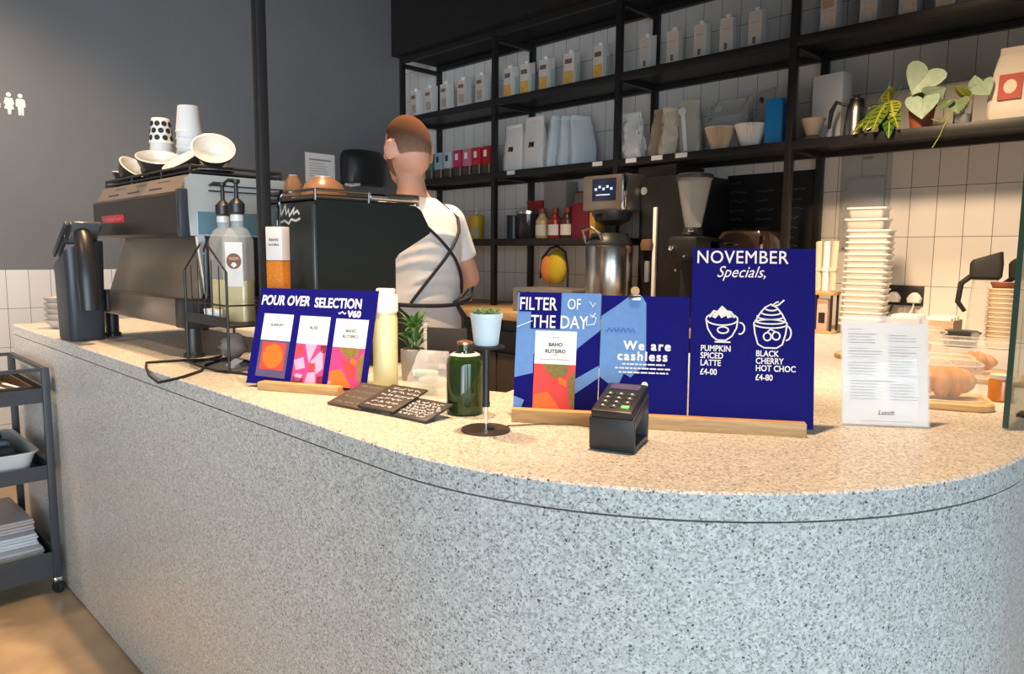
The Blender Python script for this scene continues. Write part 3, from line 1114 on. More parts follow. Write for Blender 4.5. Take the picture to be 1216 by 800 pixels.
# --- black mini chalkboard on a clear stand
g_ = thing('chalkboard_sign', 'small blank black chalkboard on a clear acrylic stand behind the film pouch', 'chalkboard', (-1.522, 1.268, CT), R(25))
b = MB(mat('dusty_black_board', (0.03, 0.027, 0.026), 0.7, var=0.3))
b.box((0, 0, 0.110), (0.118, 0.006, 0.098), bev=0.001)
b.build('board', g_)
b = MB(ACRYLIC)
b.box((-0.064, 0, 0.085), (0.008, 0.010, 0.168), bev=0.001)
b.box((-0.01, 0, 0.055), (0.10, 0.012, 0.006), bev=0.001)
b.box((-0.02, 0, 0.003), (0.12, 0.06, 0.006), bev=0.001)
b.box((0.03, 0, 0.03), (0.008, 0.010, 0.05), bev=0.001)
b.build('acrylic_stand', g_)

# --- plant in grey pot
g_ = thing('potted_plant', 'leafy green plant in a grey stoneware pot near the squeeze bottle', 'potted plant', (-1.665, 1.262, CT))
b = MB(STONEPOT)
b.lathe([(0.0, 0), (0.030, 0.0), (0.032, 0.003), (0.036, 0.088), (0.033, 0.090), (0.031, 0.078), (0.0, 0.077)], 32)
b.build('pot', g_)
b = MB(SOIL)
b.lathe([(0.0312, 0.0775), (0.030, 0.083), (0.0, 0.085)], 20)
b.build('soil', g_)
b = MB(LEAF)
rnd = random.Random(5)
for k in range(70):
    a = rnd.uniform(0, 2 * PI)
    e = rnd.uniform(-0.25, 1.35)
    r0 = rnd.uniform(0.0, 0.022)
    h0 = rnd.uniform(0.085, 0.165)
    l = rnd.uniform(0.028, 0.05)
    bx, by = 0.006 + r0 * math.cos(a), r0 * math.sin(a)
    b.use(LEAF if k % 3 else SAGE)
    b.leaf((bx, by, h0), (bx + l * math.cos(a) * math.cos(e), by + l * math.sin(a) * math.cos(e), h0 + l * math.sin(e)), rnd.uniform(0.010, 0.016), 0.004, 5)
b.build('foliage', g_)
b = MB(LEAF)
for k in range(7):
    a = k * 0.9
    b.tube([(0.01 * math.cos(a), 0.01 * math.sin(a), 0.083), (0.018 * math.cos(a), 0.018 * math.sin(a), 0.17)], 0.0016, 5)
b.build('stem', g_)

# --- tall orange coffee carton on a riser
g_ = thing('display_riser', 'narrow black riser hidden behind the pour over board, carrying the orange carton', 'riser', (-1.950, 1.004, CT), R(30))
b = MB(BLACKP)
b.box((0, 0, 0.055), (0.046, 0.05, 0.11), bev=0.002)
b.use(GREYP)
b.box((0, 0, 0.112), (0.05, 0.054, 0.004), bev=0.001)
b.build('riser_body', g_)
g_ = thing('coffee_carton', 'tall narrow carton, white above and orange below, beside the black post', 'carton', (-1.950, 1.004, CT + 0.1145), R(30))
b = MB(mat('speckled_orange_print', (0.52, 0.17, 0.02), 0.5, var=0.5, scale=160))
b.box((0, 0, 0.110), (0.052, 0.040, 0.22), bev=0.002)
b.use(mat('warm_white_card', (0.72, 0.66, 0.63), 0.6))
b.box((0, 0, 0.268), (0.052, 0.040, 0.094), bev=0.002)
b.build('carton_body', g_)
b = MB(INK)
b.text('BAHO', 0.011, tx(0, 0.275, -0.0202), align='CENTER', bold=0.0002)
b.text('RUTSIRO', 0.008, tx(0, 0.262, -0.0202), align='CENTER', bold=0.0002)
b.build('printed_text', g_)

# --- looped power cable and tag
b = MB(RUBBER)
b.tube([(-2.42, 1.09, CT + 0.004), (-2.385, 1.013, CT + 0.004), (-2.44, 0.93, CT + 0.004), (-2.455, 0.85, CT + 0.005), (-2.44, 0.80, CT + 0.008), (-2.36, 0.772, CT + 0.006), (-2.31, 0.764, 1.077), (-2.237, 0.764, 1.066), (-2.15, 0.766, 1.084), (-2.11, 0.785, CT + 0.005),
        (-2.19, 0.87, CT + 0.004), (-2.299, 0.93, CT + 0.004), (-2.36, 1.0, CT + 0.004), (-2.30, 1.06, CT + 0.004), (-2.16, 1.06, CT + 0.004)], 0.0042, 8)
tag(b.build('power_cable'), 'black power cable looping over the counter edge below the syrup rack', 'cable')
b = MB(RUBBER)
b.tube([(-2.46, 1.05, CT + 0.004), (-2.40, 0.965, CT + 0.004), (-2.33, 0.895, CT + 0.011), (-2.24, 0.885, CT + 0.011), (-2.16, 0.905, CT + 0.004), (-2.07, 0.940, CT + 0.004), (-1.99, 0.952, CT + 0.004)], 0.0038, 8)
tag(b.build('power_cable'), 'second black cable crossing the first loop, running behind the pour over board', 'cable')
b = MB(PAPER)
b.box((-2.215, 0.985, CT + 0.0145), (0.030, 0.05, 0.001), rot=(R(18), R(8), R(30)))
b.box((-2.215, 0.985, CT + 0.004), (0.02, 0.03, 0.008), rot=(0, 0, R(30)))
tag(b.build('paper_tag'), 'small folded white paper tag lying on the cables', 'tag')
# crumpled cloth under the rack
g_ = MB(mat('grey_brown_cloth', (0.26, 0.20, 0.18), 0.9, var=0.3, scale=20))
rnd = random.Random(21)
rings = []
for k in range(10):
    f = k / 9
    rr = 0.042 * math.sin(PI * (0.12 + 0.82 * f)) ** 0.8
    rings.append([(-2.335 + (rr + rnd.uniform(-.008, .008)) * math.cos(a) + 0.01 * f, 1.035 + (rr + rnd.uniform(-.008, .008)) * math.sin(a), CT + 0.014 + 0.082 * f) for a in [2 * PI * j / 14 for j in range(14)]])
g_.loft(rings)
tag(g_.build('cleaning_cloth', angle=80), 'crumpled grey brown cloth bunched on the counter beneath the syrup rack', 'cloth')

# ================================================================== pastry boards, glass screen
PASTRY = mat('golden_pastry', (0.62, 0.29, 0.07), 0.5, var=0.35, scale=45, bump=0.3)


def croissant(name, label, loc, rz, s=1.0, parts=True):
    t = thing(name, label, 'croissant', loc, R(rz), 'croissants under the clear covers')
    b = MB(PASTRY)
    rings = []
    N = 48
    for i in range(N + 1):
        f = i / N * 2 - 1
        a = f * 1.15
        c = Vector((0.075 * math.sin(a), 0.045 - 0.05 * math.cos(a), 0.0)) * s
        rr = (0.033 * (1 - abs(f) ** 1.7) + 0.006) * (0.86 + 0.30 * abs(math.sin(f * 3.0 * PI)) ** 0.6) * s
        nd = Vector((math.sin(a), -math.cos(a), 0))
        rings.append([c + nd * (rr * math.cos(q)) + Vector((0, 0, rr * 0.9 * math.sin(q) + 0.0415 * s)) for q in [2 * PI * j / 12 for j in range(12)]])
    b.loft(rings)
    b.build('crust', t, angle=60)
    return t


def pastry_board(label, dlabel, loc, rz, w_, d_):
    t = thing('serving_board', label, 'serving board', loc, R(rz), 'pastry boards on the counter')
    b = MB(BAMBOO)
    pl = rrect(w_, d_, 0.05, 6)
    pi_ = rrect(w_ - 0.006, d_ - 0.006, 0.047, 6)
    b.loft([[(*p, 0.0) for p in pi_], [(*p, 0.004) for p in pl], [(*p, 0.015) for p in pl], [(*p, 0.019) for p in pi_]])
    b.build('board', t)
    c = thing('display_cover', dlabel, 'clear cover', Vector(loc) + Vector((0, 0, 0.0193)), R(rz), 'clear pastry covers')
    b = MB(ACRYLIC)
    a = [(w_ - 0.03, d_ - 0.03, 0.05, 0.0), (w_ - 0.035, d_ - 0.035, 0.048, 0.06), (w_ - 0.05, d_ - 0.05, 0.045, 0.085), (w_ - 0.085, d_ - 0.085, 0.03, 0.098)]
    b.loft([[(*p, z) for p in rrect(x, y, r_, 5)] for x, y, r_, z in a], cap0=False)
    b.build('dome', c)
    b = MB(mat('edge_highlight_acrylic', (0.9, 0.92, 0.92), 0.08, alpha=0.55))  # added bright tubes standing in for highlights along the cover's edges
    for i_ in (0, 2, 3):
        x, y, r_, z = a[i_]
        b.tube([(*p, z + (0.002 if i_ == 0 else 0)) for p in rrect(x, y, r_, 5)], 0.0017, 6, closed=True)
    b.build('edge_highlight', c)
    b = MB(ACRYLIC)
    b.lathe([(0.006, 0.098), (0.012, 0.110), (0.010, 0.116), (0.0, 0.118)], 16)
    b.build('knob', c)
    return t


pb = (-0.56, 2.01, CT)
pastry_board('bamboo pastry board nearest the menu stand, holding two croissants', 'low clear cover over the croissants next to the menu stand', pb, 22, 0.30, 0.205)
croissant('croissant', 'large golden croissant under the nearest clear cover, beside the menu sheet', (-0.505, 2.000, CT + 0.0195), 40, 1.0)
croissant('croissant', 'second croissant under the nearest clear cover, mostly behind the menu sheet', (-0.628, 1.975, CT + 0.0195), 95, 0.66)
pastry_board('bamboo pastry board further back, beside the plastic tub tower', 'clear cover on the far pastry board near the tub tower', (-0.87, 2.78, CT), 8, 0.36, 0.24)
croissant('croissant', 'small croissant under the far cover near the tub tower', (-0.80, 2.77, CT + 0.0195), 50, 0.8)
pastry_board('bamboo pastry board further back, close to the glass screen', 'clear cover on the far pastry board close to the glass screen', (-0.565, 2.52, CT), 12, 0.30, 0.22)
croissant('croissant', 'small croissant under the far cover close to the glass screen', (-0.56, 2.51, CT + 0.0195), 20, 0.8)

g_ = thing('amber_jar', 'small jar with amber contents at the end of the nearest pastry board', 'jar', (-0.425, 2.165, CT))
b = MB(mat('amber_preserve', (0.55, 0.19, 0.03), 0.15, var=0.2, coat=0.5))
b.lathe([(0.0, 0), (0.021, 0.0), (0.024, 0.004), (0.024, 0.050), (0.021, 0.057), (0.0, 0.058)], 24)
b.build('jar_body', g_)
b = MB(CERAMIC)
b.lathe([(0.0225, 0.057), (0.0225, 0.068), (0.0, 0.069)], 24)
b.build('lid', g_)

g_ = thing('glass_screen', 'upright clear glass screen standing on the rounded end of the counter', 'glass screen', (-0.337, 1.806, CT), R(92.5))
b = MB(mat('screen_glass', (0.86, 0.96, 0.92), 0.02, trans=1.0, ior=1.45, var=0.0))
b.box((0.60, 0, 0.2875), (1.20, 0.010, 0.565))
b.build('pane', g_)
b = MB(mat('green_glass_edge', (0.03, 0.07, 0.06), 0.15))
b.box((-0.001, 0, 0.2875), (0.003, 0.011, 0.567))
b.build('polished_edge', g_)['label'] = 'dark green polished glass edge'
b = MB(BLACKM)
b.box((0.2, 0, 0.003), (0.06, 0.03, 0.006))
b.box((1.0, 0, 0.003), (0.06, 0.03, 0.006))
b.build('foot', g_)

# --- stack of bowls at the end of the counter
BOWLM = mat('grey_beige_stoneware', (0.40, 0.36, 0.33), 0.6, var=0.1)
for k in range(5):
    t = thing('stoneware_bowl', ['bottom', 'second lowest', 'middle', 'second highest', 'top'][k] + ' grey stoneware bowl of the stack at the counter end', 'bowl', (-3.86 + 0.003 * (k % 2), 0.90, CT + 0.0005 + 0.026 * k), group='stacked stoneware bowls')
    b = MB(BOWLM)
    b.lathe([(0.0, 0), (0.03, 0.0), (0.032, 0.003), (0.058, 0.030), (0.064, 0.040), (0.061, 0.041), (0.054, 0.033), (0.03, 0.0075), (0.0, 0.006)], 28)
    b.build('bowl_body', t)

# ================================================================== trolley beside the counter
TR = Vector((-3.47, 0.742, 0))
t = thing('utility_trolley', 'dark grey three tier metal trolley on castors in front of the counter end', 'trolley', TR)
TM = mat('charcoal_coated_steel', (0.040, 0.045, 0.055), 0.45)
LX, LY = 0.62, 0.46
for cx, cy in ((0, 0), (-LX, 0), (0, -LY), (-LX, -LY)):
    b = MB(TM)
    b.box((cx, cy, 0.52), (0.028, 0.028, 0.90), bev=0.003)
    b.build('post', t)
    b = MB(RUBBER)
    b.lathe([(0.0, -0.011), (0.024, -0.011), (0.027, -0.007), (0.027, 0.007), (0.024, 0.011), (0.0, 0.011)], 20, at=(cx, cy, 0.027), rot=(PI / 2, 0, 0.5))
    c_ = b.build('castor', t)
    b = MB(CHROME)
    b.box((cx, cy, 0.060), (0.016, 0.03, 0.022), bev=0.002)
    b.build('fork', c_)
for nm, z0, z1, fl in (('top_tray', 0.825, 0.885, 0.83), ('middle_tray', 0.500, 0.560, 0.505), ('bottom_tray', 0.075, 0.185, 0.08)):
    b = MB(TM)
    b.box((-LX / 2, -LY / 2, fl), (LX, LY, 0.008))
    for cy in (0, -LY):
        b.box((-LX / 2, cy, (z0 + z1) / 2), (LX - 0.026, 0.006, z1 - z0))
    for cx in (0, -LX):
        b.box((cx, -LY / 2, (z0 + z1) / 2), (0.006, LY - 0.026, z1 - z0))
    b.build(nm, t)
b = MB(TM)
for cy in (0, -LY):
    b.box((-LX / 2, cy, 0.963), (LX - 0.02, 0.020, 0.014))
for cx in (0, -LX):
    b.box((cx, -LY / 2, 0.963), (0.020, LY - 0.02, 0.014))
b.build('top_rail', t)
# contents
t = thing('cutlery_box', 'shallow dark brown box on the top tray of the trolley', 'box', (TR.x - 0.31, TR.y - 0.21, 0.8345))
b = MB(mat('dark_brown_wood', (0.055, 0.032, 0.024), 0.6))
b.box((0, 0, 0.006), (0.54, 0.34, 0.012))
for s in (-1, 1):
    b.box((0, s * 0.167, 0.032), (0.54, 0.008, 0.05))
    b.box((s * 0.266, 0, 0.032), (0.008, 0.33, 0.05))
b.build('tray', t)
rnd = random.Random(8)
for k in range(3):
    t = thing('paper_sachet', ['white paper sachet nearest the corner of the brown trolley box', 'white paper sachet in the middle of the brown trolley box', 'white paper sachet furthest into the brown trolley box'][k], 'sachet', (TR.x - 0.15 - 0.03 * k, TR.y - 0.08 - 0.055 * k, 0.8345 + 0.045), rot=(R(-12), R(14), R(40 + 12 * k)), group='sachets in the trolley box')
    b = MB(PAPER)
    b.box((0, 0, 0), (0.10, 0.022, 0.006), bev=0.002)
    b.build('sachet_body', t)
    b = MB(GREYP)
    b.box((0.03, 0, 0.0035), (0.02, 0.02, 0.0006))
    b.build('printed_band', t)
t = thing('plastic_basin', 'pale plastic basin on the middle tray of the trolley', 'basin', (TR.x - 0.305, TR.y - 0.235, 0.5095))
b = MB(mat('pale_translucent_plastic', (0.66, 0.67, 0.66), 0.4, var=0.05))
a = [(0.48, 0.34, 0.04, 0.0), (0.54, 0.40, 0.05, 0.100), (0.56, 0.42, 0.05, 0.104), (0.56, 0.42, 0.05, 0.108), (0.53, 0.39, 0.05, 0.106), (0.47, 0.33, 0.04, 0.006)]
b.loft([[(*p, z) for p in rrect(x, y, r_, 5)] for x, y, r_, z in a])
b.build('basin_body', t)
for k in range(5):
    t = thing('folded_cloth', ['dark folded cloth at the corner of the basin', 'slate blue folded cloth second from the corner of the basin', 'dark folded cloth in the middle of the basin', 'grey folded cloth fourth from the corner of the basin', 'dark folded cloth at the far end of the basin'][k], 'cloth', (TR.x - 0.125 - 0.088 * k, TR.y - 0.235, 0.5185), rot=(0, 0, R(4)), group='folded cloths in the basin')
    b = MB([mat('charcoal_cloth', (0.03, 0.032, 0.038), 0.9), mat('slate_cloth', (0.12, 0.15, 0.20), 0.9), mat('grey_cloth', (0.2, 0.21, 0.22), 0.9)][k % 3 if k != 2 else 0])
    b.box((0, 0, 0.0575 + 0.006 * (k % 2)), (0.074, 0.27, 0.115 + 0.012 * (k % 2)), bev=0.018, seg=3)
    b.build('cloth_fold', t)
for k in range(4):
    t = thing('folded_bag_bundle', ['lowest bundle of folded pale bags on the bottom tray', 'second bundle of folded grey bags from the bottom tray', 'third bundle of folded pale bags from the bottom tray', 'topmost bundle of folded pinkish bags on the bottom tray'][k], 'bags', (TR.x - 0.305 - 0.02 * k, TR.y - 0.225 + 0.004 * k, 0.0845 + 0.0525 * k + 0.001), rot=(0, 0, R(1.5 * (k % 2))), group='bundles on the bottom tray')
    b = MB([mat('pale_grey_bag_film', (0.62, 0.65, 0.70), 0.35, var=0.1), mat('grey_bag_film', (0.44, 0.46, 0.50), 0.35, var=0.12), mat('pale_grey_bag_film', (0, 0, 0)), mat('pinkish_bag_film', (0.52, 0.44, 0.42), 0.4, var=0.1)][k])
    for j in range(4):
        b.box((0.004 * (j % 2), 0, 0.0065 + 0.013 * j), (0.56 - 0.05 * k, 0.40 - 0.01 * (j % 2) - 0.02 * k, 0.0125), bev=0.005)
    b.build('folded_layers', t)
# ================================================================== espresso machine (large, left)
DKBR = mat('dark_bronze_panel', (0.045, 0.036, 0.030), 0.3, 0.6, var=0.08)
TEALST = mat('polished_side_steel', (0.58, 0.66, 0.69), 0.25, 0.55, var=0.04)
X0, X1 = -3.43, -2.50
XC = (X0 + X1) / 2
t = thing('espresso_machine', 'large bronze and steel espresso machine with red badge, cups on its top', 'espresso machine', (XC, 1.18, CT))
oT = Matrix.Translation((-XC, -1.18, -CT))
HW = (X1 - X0) / 2
for sx in (-1, 1):
    for yy in (0.985, 1.36):
        b = MB(BLACKP)
        b.T = oT
        b.lathe([(0.034, CT + 0.0), (0.034, CT + 0.012), (0.026, CT + 0.016), (0.026, CT + 0.10)], 16, at=(XC + sx * (HW - 0.03), yy, 0))
        b.build('foot', t)
b = MB(BRONZE)
b.T = oT
b.box((XC - 0.04, 1.19, 1.240), (2 * HW - 0.08, 0.48, 0.095), bev=0.006)
b.use(BLACKP)
b.box((X1 - 0.045, 1.19, 1.240), (0.09, 0.482, 0.100), bev=0.004)
b.build('drip_base', t)
b = MB(DARKP)
b.T = oT
b.box((X0 + 0.08, 0.94, 1.245), (0.14, 0.012, 0.09), bev=0.003)
b.build('water_panel', t)
b = MB(BRONZE)
b.T = oT
b.prism([(0.985, 1.287), (1.055, 1.502), (1.09, 1.502), (1.02, 1.287)], X0 + 0.03, X1 - 0.035, 'yz')
b.build('back_panel', t)
b = MB(DKBR)
b.T = oT
b.prism([(0.955, 1.500), (0.945, 1.510), (0.945, 1.640), (0.955, 1.650), (1.405, 1.650), (1.43, 1.62), (1.43, 1.52), (1.41, 1.500)], X0, X1 - 0.008, 'yz')
b.build('upper_body', t)
b = MB(BRONZE)
b.T = oT
b.prism([(0.957, 1.650), (0.985, 1.705), (1.37, 1.705), (1.40, 1.650)], X0 + 0.012, X1 - 0.03, 'yz')
b.use(BLACKP)
for k in range(3):
    for r_ in range(2):
        b.box((X0 + 0.20 + 0.23 * k + 0.05 * r_, 0.9665 + 0.013 * r_, 1.668 + 0.022 * r_), (0.12, 0.004, 0.004), rot=(R(-27), 0, 0))
b.build('top_cowl', t)
b = MB(mat('red_enamel_badge', (0.55, 0.02, 0.035), 0.3))
b.T = oT
b.box((X0 + 0.245, 0.9435, 1.573), (0.26, 0.004, 0.030), bev=0.001)
bd = b.build('badge', t)
b = MB(mat('silver_badge_script', (0.5, 0.2, 0.2), 0.4))
b.T = oT @ Matrix.Translation((X0 + 0.13, 0.9412, 1.572))
b.strip([(0.004 * k, 0.0065 * math.sin(k * 1.25) + 0.002 * math.sin(k * 0.37)) for k in range(57)], 0.0035, 0)
b.build('badge_script', bd)
# steel end panel (right)
b = MB(TEALST)
b.T = oT
b.prism([(0.975, 1.502), (0.965, 1.690), (0.985, 1.705), (1.36, 1.705), (1.40, 1.66), (1.425, 1.62), (1.425, 1.502)], X1 - 0.008, X1 + 0.004, 'yz')
b.use(BLACKP)
for z in (1.672, 1.653):
    b.box((X1 + 0.0045, 1.19, z), (0.003, 0.30, 0.005))
b.use(mat('blue_grey_tint_panel', (0.12, 0.22, 0.30), 0.15, 0.3))
b.box((X1 + 0.005, 1.20, 1.545), (0.003, 0.40, 0.075))
b.build('end_panel', t)
b = MB(mat('navy_black_corner', (0.03, 0.037, 0.05), 0.35))
b.T = oT
b.box((X1 - 0.006, 0.955, 1.575), (0.03, 0.03, 0.16), bev=0.004)
b.build('corner_post', t)
for k, yy in enumerate((1.0, 1.36)):
    b = MB(CHROME if k == 0 else BLACKM)
    b.T = oT
    b.prism([(yy, 1.502), (yy + 0.026, 1.502), (yy + 0.051, 1.288), (yy + 0.026, 1.288)], X1 - 0.022, X1 - 0.006, 'yz')
    b.build('side_strut', t)
b = MB(BLACKM)
b.T = oT
b.box((XC, 1.24, 1.395), (2 * HW - 0.16, 0.20, 0.21))
b.build('boiler_housing', t)
for sx in (-0.26, 0.16):
    b = MB(CHROME)
    b.T = oT
    b.lathe([(0.034, 1.40), (0.036, 1.44), (0.036, 1.5)], 20, at=(XC + sx, 1.385, 0))
    b.use(BLACKP)
    b.tube([(XC + sx, 1.40, 1.415), (XC + sx, 1.53, 1.40)], [0.014, 0.012], 10)
    b.build('group_head', t)
for sx in (-0.40, 0.34):
    b = MB(CHROME)
    b.T = oT
    b.tube([(XC + sx, 1.42, 1.53), (XC + sx, 1.455, 1.50), (XC + sx, 1.45, 1.32)], 0.006, 8)
    b.build('steam_wand', t)
b = MB(BLACKM)
b.T = oT
b.box((XC, 1.155, 1.716), (2 * HW - 0.05, 0.33, 0.006))
for yy in (0.995, 1.32):
    b.tube([(X0 + 0.02, yy, 1.735), (X1 - 0.03, yy, 1.735)], 0.005, 8)
for xx in (X0 + 0.02, X1 - 0.03):
    b.tube([(xx, 0.995, 1.735), (xx, 1.32, 1.735)], 0.005, 8)
    for yy in (0.995, 1.32):
        b.tube([(xx, yy, 1.705), (xx, yy, 1.735)], 0.005, 8)
for xx in (X0 + 0.33, X0 + 0.64):
    b.tube([(xx, 0.995, 1.705), (xx, 0.995, 1.735)], 0.004, 8)
b.build('cup_rail', t)


# ------------------------------------------------------------------ cups on its top
def min_z(t):
    bpy.context.view_layer.update()
    return min((c.matrix_world @ v.co).z for c in t.children for v in c.data.vertices)


def rest(t, z):
    t.location.z += z - min_z(t)


TRAY = 1.7195


def bowl_cup(label, x, y, rot, r=0.074, h=0.062):
    rm = Matrix.Rotation(R(-20), 3, 'Z') @ Matrix.Rotation(R(rot[1]), 3, 'X') @ Matrix.Rotation(R(rot[0]), 3, 'Y')
    t = thing('coffee_cup', label, 'cup', (x, y, 1.8), rot=rm.to_euler(), group='cups on the espresso machine')
    b = MB(DARKCER)
    b.lathe([(0.0, 0), (0.024, 0.0), (0.030, 0.004), (r * 0.70, h * 0.30), (r * 0.90, h * 0.72), (r - 0.001, h - 0.002)], 36, cap1=False)
    b.build('cup_body', t)
    b = MB(CERAMIC)
    b.lathe([(r - 0.001, h - 0.0021), (r, h), (r - 0.005, h + 0.0012), (r * 0.87, h * 0.72), (r * 0.66, h * 0.33), (0.024, 0.008), (0.0, 0.007)], 36, cap0=False)
    b.build('white_glaze', t)['label'] = 'white glazed inside and rim'
    rest(t, TRAY + 0.0005)
    return t


bowl_cup('dark cup with white inside, tipped up beside the paper cup stack', -2.985, 1.055, (25, 0), 0.078, 0.082)
bowl_cup('large dark cup tipped far forward, nearest the black post', -2.612, 1.110, (50, 2), 0.072, 0.075)
bowl_cup('white-rimmed dark cup lying on its side between the two tipped cups', -2.795, 1.10, (15, 32), 0.074, 0.06)
bowl_cup('dark cup tipped forward, third from the far end of the machine top', -3.155, 1.080, (28, -30), 0.066, 0.07)
bowl_cup('dark cup tipped forward, second from the far end of the machine top', -3.272, 1.032, (30, -32), 0.062, 0.07)
bowl_cup('dark cup standing upright at the far end of the machine top', -3.365, 1.05, (8, 0), 0.044, 0.055)
s_ = thing('saucer', 'dark saucer with white rim under the cup nearest the black post', 'saucer', (-2.612, 1.11, TRAY + 0.0005))
b = MB(DARKCER)
b.lathe([(0.0, 0.0), (0.035, 0.0), (0.066, 0.008), (0.069, 0.011)], 36, cap1=False)
b.build('saucer_body', s_)
b = MB(CERAMIC)
b.lathe([(0.069, 0.0108), (0.070, 0.013), (0.062, 0.012), (0.03, 0.005), (0.0, 0.004)], 36, cap0=False)
b.build('white_rim', s_)
rest([o for o in bpy.data.objects if o.get('label', '').startswith('large dark cup tipped far')][0], TRAY + 0.0125)


def paper_cups(label, x, y, n, pattern, top, r0=0.047, r1=0.036, hc=0.105):
    for k in range(n):
        z = TRAY + 0.0005 + k * (top - TRAY - hc) / max(n - 1, 1)
        tt = thing('paper_cup', label % (['bottom', 'second lowest', 'third lowest', 'fourth lowest', 'fifth lowest', 'sixth lowest', 'seventh lowest', 'eighth lowest', 'ninth lowest'][k] if k < n - 1 else 'top'), 'paper cup', (x, y, z), group='upturned paper cups: ' + ('patterned' if pattern else 'plain white'))
        b = MB(mat('white_paper_cup', (0.80, 0.77, 0.74), 0.6, var=0.02))
        b.lathe([(r0 - 0.0008, 0.002), (r0 + 0.0015, 0.0), (r0 + 0.002, 0.004), (r0, 0.006), (r1, hc - 0.001), (r1 - 0.002, hc), (r1 - 0.004, hc - 0.004), (0.0, hc - 0.004)], 28, cap0=False)
        b.build('cup_wall', tt)
        if pattern and k == n - 1:
            b = MB(mat('black_dot_print', (0.02, 0.018, 0.018), 0.6))
            for row in range(3):
                zz = 0.022 + row * 0.029
                rr = r0 + (r1 - r0) * (zz - 0.006) / (hc - 0.006) + 0.0006
                for q in range(9):
                    a = 2 * PI * (q + 0.5 * (row % 2)) / 9
                    c = Vector((rr * math.cos(a), rr * math.sin(a), zz))
                    tg, up = Vector((-math.sin(a), math.cos(a), 0)), Vector((-math.cos(a) * 0.11, -math.sin(a) * 0.11, 1)).normalized()
                    nn = Vector((math.cos(a), math.sin(a), 0.11))
                    ring = [c + tg * (0.0115 * math.cos(u * PI / 5)) + up * (0.0115 * math.sin(u * PI / 5)) - nn * (0.0014 * math.cos(u * PI / 5) ** 2) for u in range(10)]
                    b.loft([[p for p in ring], [p + nn * 0.0007 for p in ring]])
            b.build('dot_pattern', tt)['label'] = 'black rounded dots'


paper_cups('%s cup of the plain white upturned paper cup stack', -3.11, 1.225, 8, False, 2.035, 0.050, 0.040)
paper_cups('%s cup of the black dotted upturned paper cup stack', -3.305, 1.185, 6, True, 2.005)

# ================================================================== second espresso machine (dark, nearer)
DKG = mat('gloss_green_black_panel', (0.014, 0.019, 0.019), 0.28, var=0.05)
A0, A1 = -2.285, -1.950
AC = (A0 + A1) / 2
t = thing('espresso_machine', 'glossy black espresso machine with overhanging front, standing behind the black post', 'espresso machine', (AC, 1.32, CT))
oT = Matrix.Translation((-AC, -1.32, -CT))
pf = [(1.12, CT + 0.03), (1.12, 1.585), (1.125, 1.60), (1.14, 1.606), (1.49, 1.604), (1.515, 1.59), (1.555, 1.525), (1.550, 1.515), (1.425, 1.448), (1.41, 1.43), (1.41, 1.30), (1.43, 1.27), (1.47, 1.24), (1.47, CT + 0.03)]
b = MB(DKG)
b.T = oT
b.loft([[(A0, *p) for p in pf], [(A0 + 0.004, *p) for p in pf], [(A1 - 0.004, *p) for p in pf], [(A1, *p) for p in pf]])
b.build('body', t, angle=30)
for sx in (A0 + 0.04, A1 - 0.04):
    for yy in (1.16, 1.43):
        b = MB(BLACKP)
        b.T = oT
        b.lathe([(0.022, CT), (0.022, CT + 0.031)], 14, at=(sx, yy, 0))
        b.build('foot', t)
b = MB(mat('corner_highlight_metal', (0.12, 0.15, 0.17), 0.3, 0.8))  # paler strip painting the highlight down the machine's rounded corner
b.T = oT
b.box((A1, 1.121, 1.355), (0.012, 0.012, 0.47), bev=0.004)
b.build('corner_highlight', t)
b = MB(mat('smoked_steel_rail', (0.16, 0.15, 0.145), 0.3, 0.9))
b.T = oT
for (a_, c_) in (((A0, 1.125), (A1, 1.125)), ((A1, 1.125), (A1, 1.50)), ((A1, 1.50), (A0, 1.50)), ((A0, 1.50), (A0, 1.125))):
    for z in (1.616, 1.634):
        b.tube([(a_[0], a_[1], z), (c_[0], c_[1], z)], 0.0045, 8)
for xx in (A0, A1):
    for yy in (1.125, 1.31, 1.50):
        b.tube([(xx, yy, 1.603), (xx, yy, 1.636)], 0.005, 8)
b.use(BLACKM)
b.box((AC, 1.31, 1.609), (A1 - A0 - 0.01, 0.36, 0.004))
b.build('cup_rail', t)
b = MB(CHROME)
b.T = oT
b.box((A1 + 0.001, 1.41, 1.625), (0.010, 0.19, 0.018), bev=0.003)
b.build('rail_plate', t)
b = MB(mat('white_script_decal', (0.7, 0.7, 0.66), 0.5))
b.T = oT @ Matrix.Translation((A1 - 0.205, 1.1195, 1.545))
b.strip([(0.0, 0.010), (0.02, 0.03), (0.035, 0.05), (0.04, 0.02), (0.055, 0.035), (0.06, 0.015), (0.08, 0.03), (0.09, 0.04), (0.085, 0.02), (0.11, 0.03), (0.12, 0.018)], 0.008, 0)
b.strip([(0.0, -0.004), (0.03, 0.002), (0.055, -0.008), (0.07, 0.005), (0.10, 0.0), (0.125, 0.006)], 0.007, 0)
b.build('script_decal', t)
b = MB(CHROME)
b.T = oT
b.tube([(A0 + 0.16, 1.112, 1.635), (A0 + 0.16, 1.100, 1.60), (A0 + 0.165, 1.098, 1.52)], 0.007, 10)
b.build('steam_wand', t)
b = MB(CHROME)
b.T = oT
b.lathe([(0.032, 1.40), (0.034, 1.47)], 18, at=(AC, 1.47, 0))
b.use(BLACKP)
b.tube([(AC, 1.47, 1.415), (AC, 1.50, 1.41)], [0.014, 0.011], 10)
b.build('group_head', t)
BRC = mat('tan_glazed_ceramic', (0.27, 0.15, 0.085), 0.3, var=0.4, scale=14)
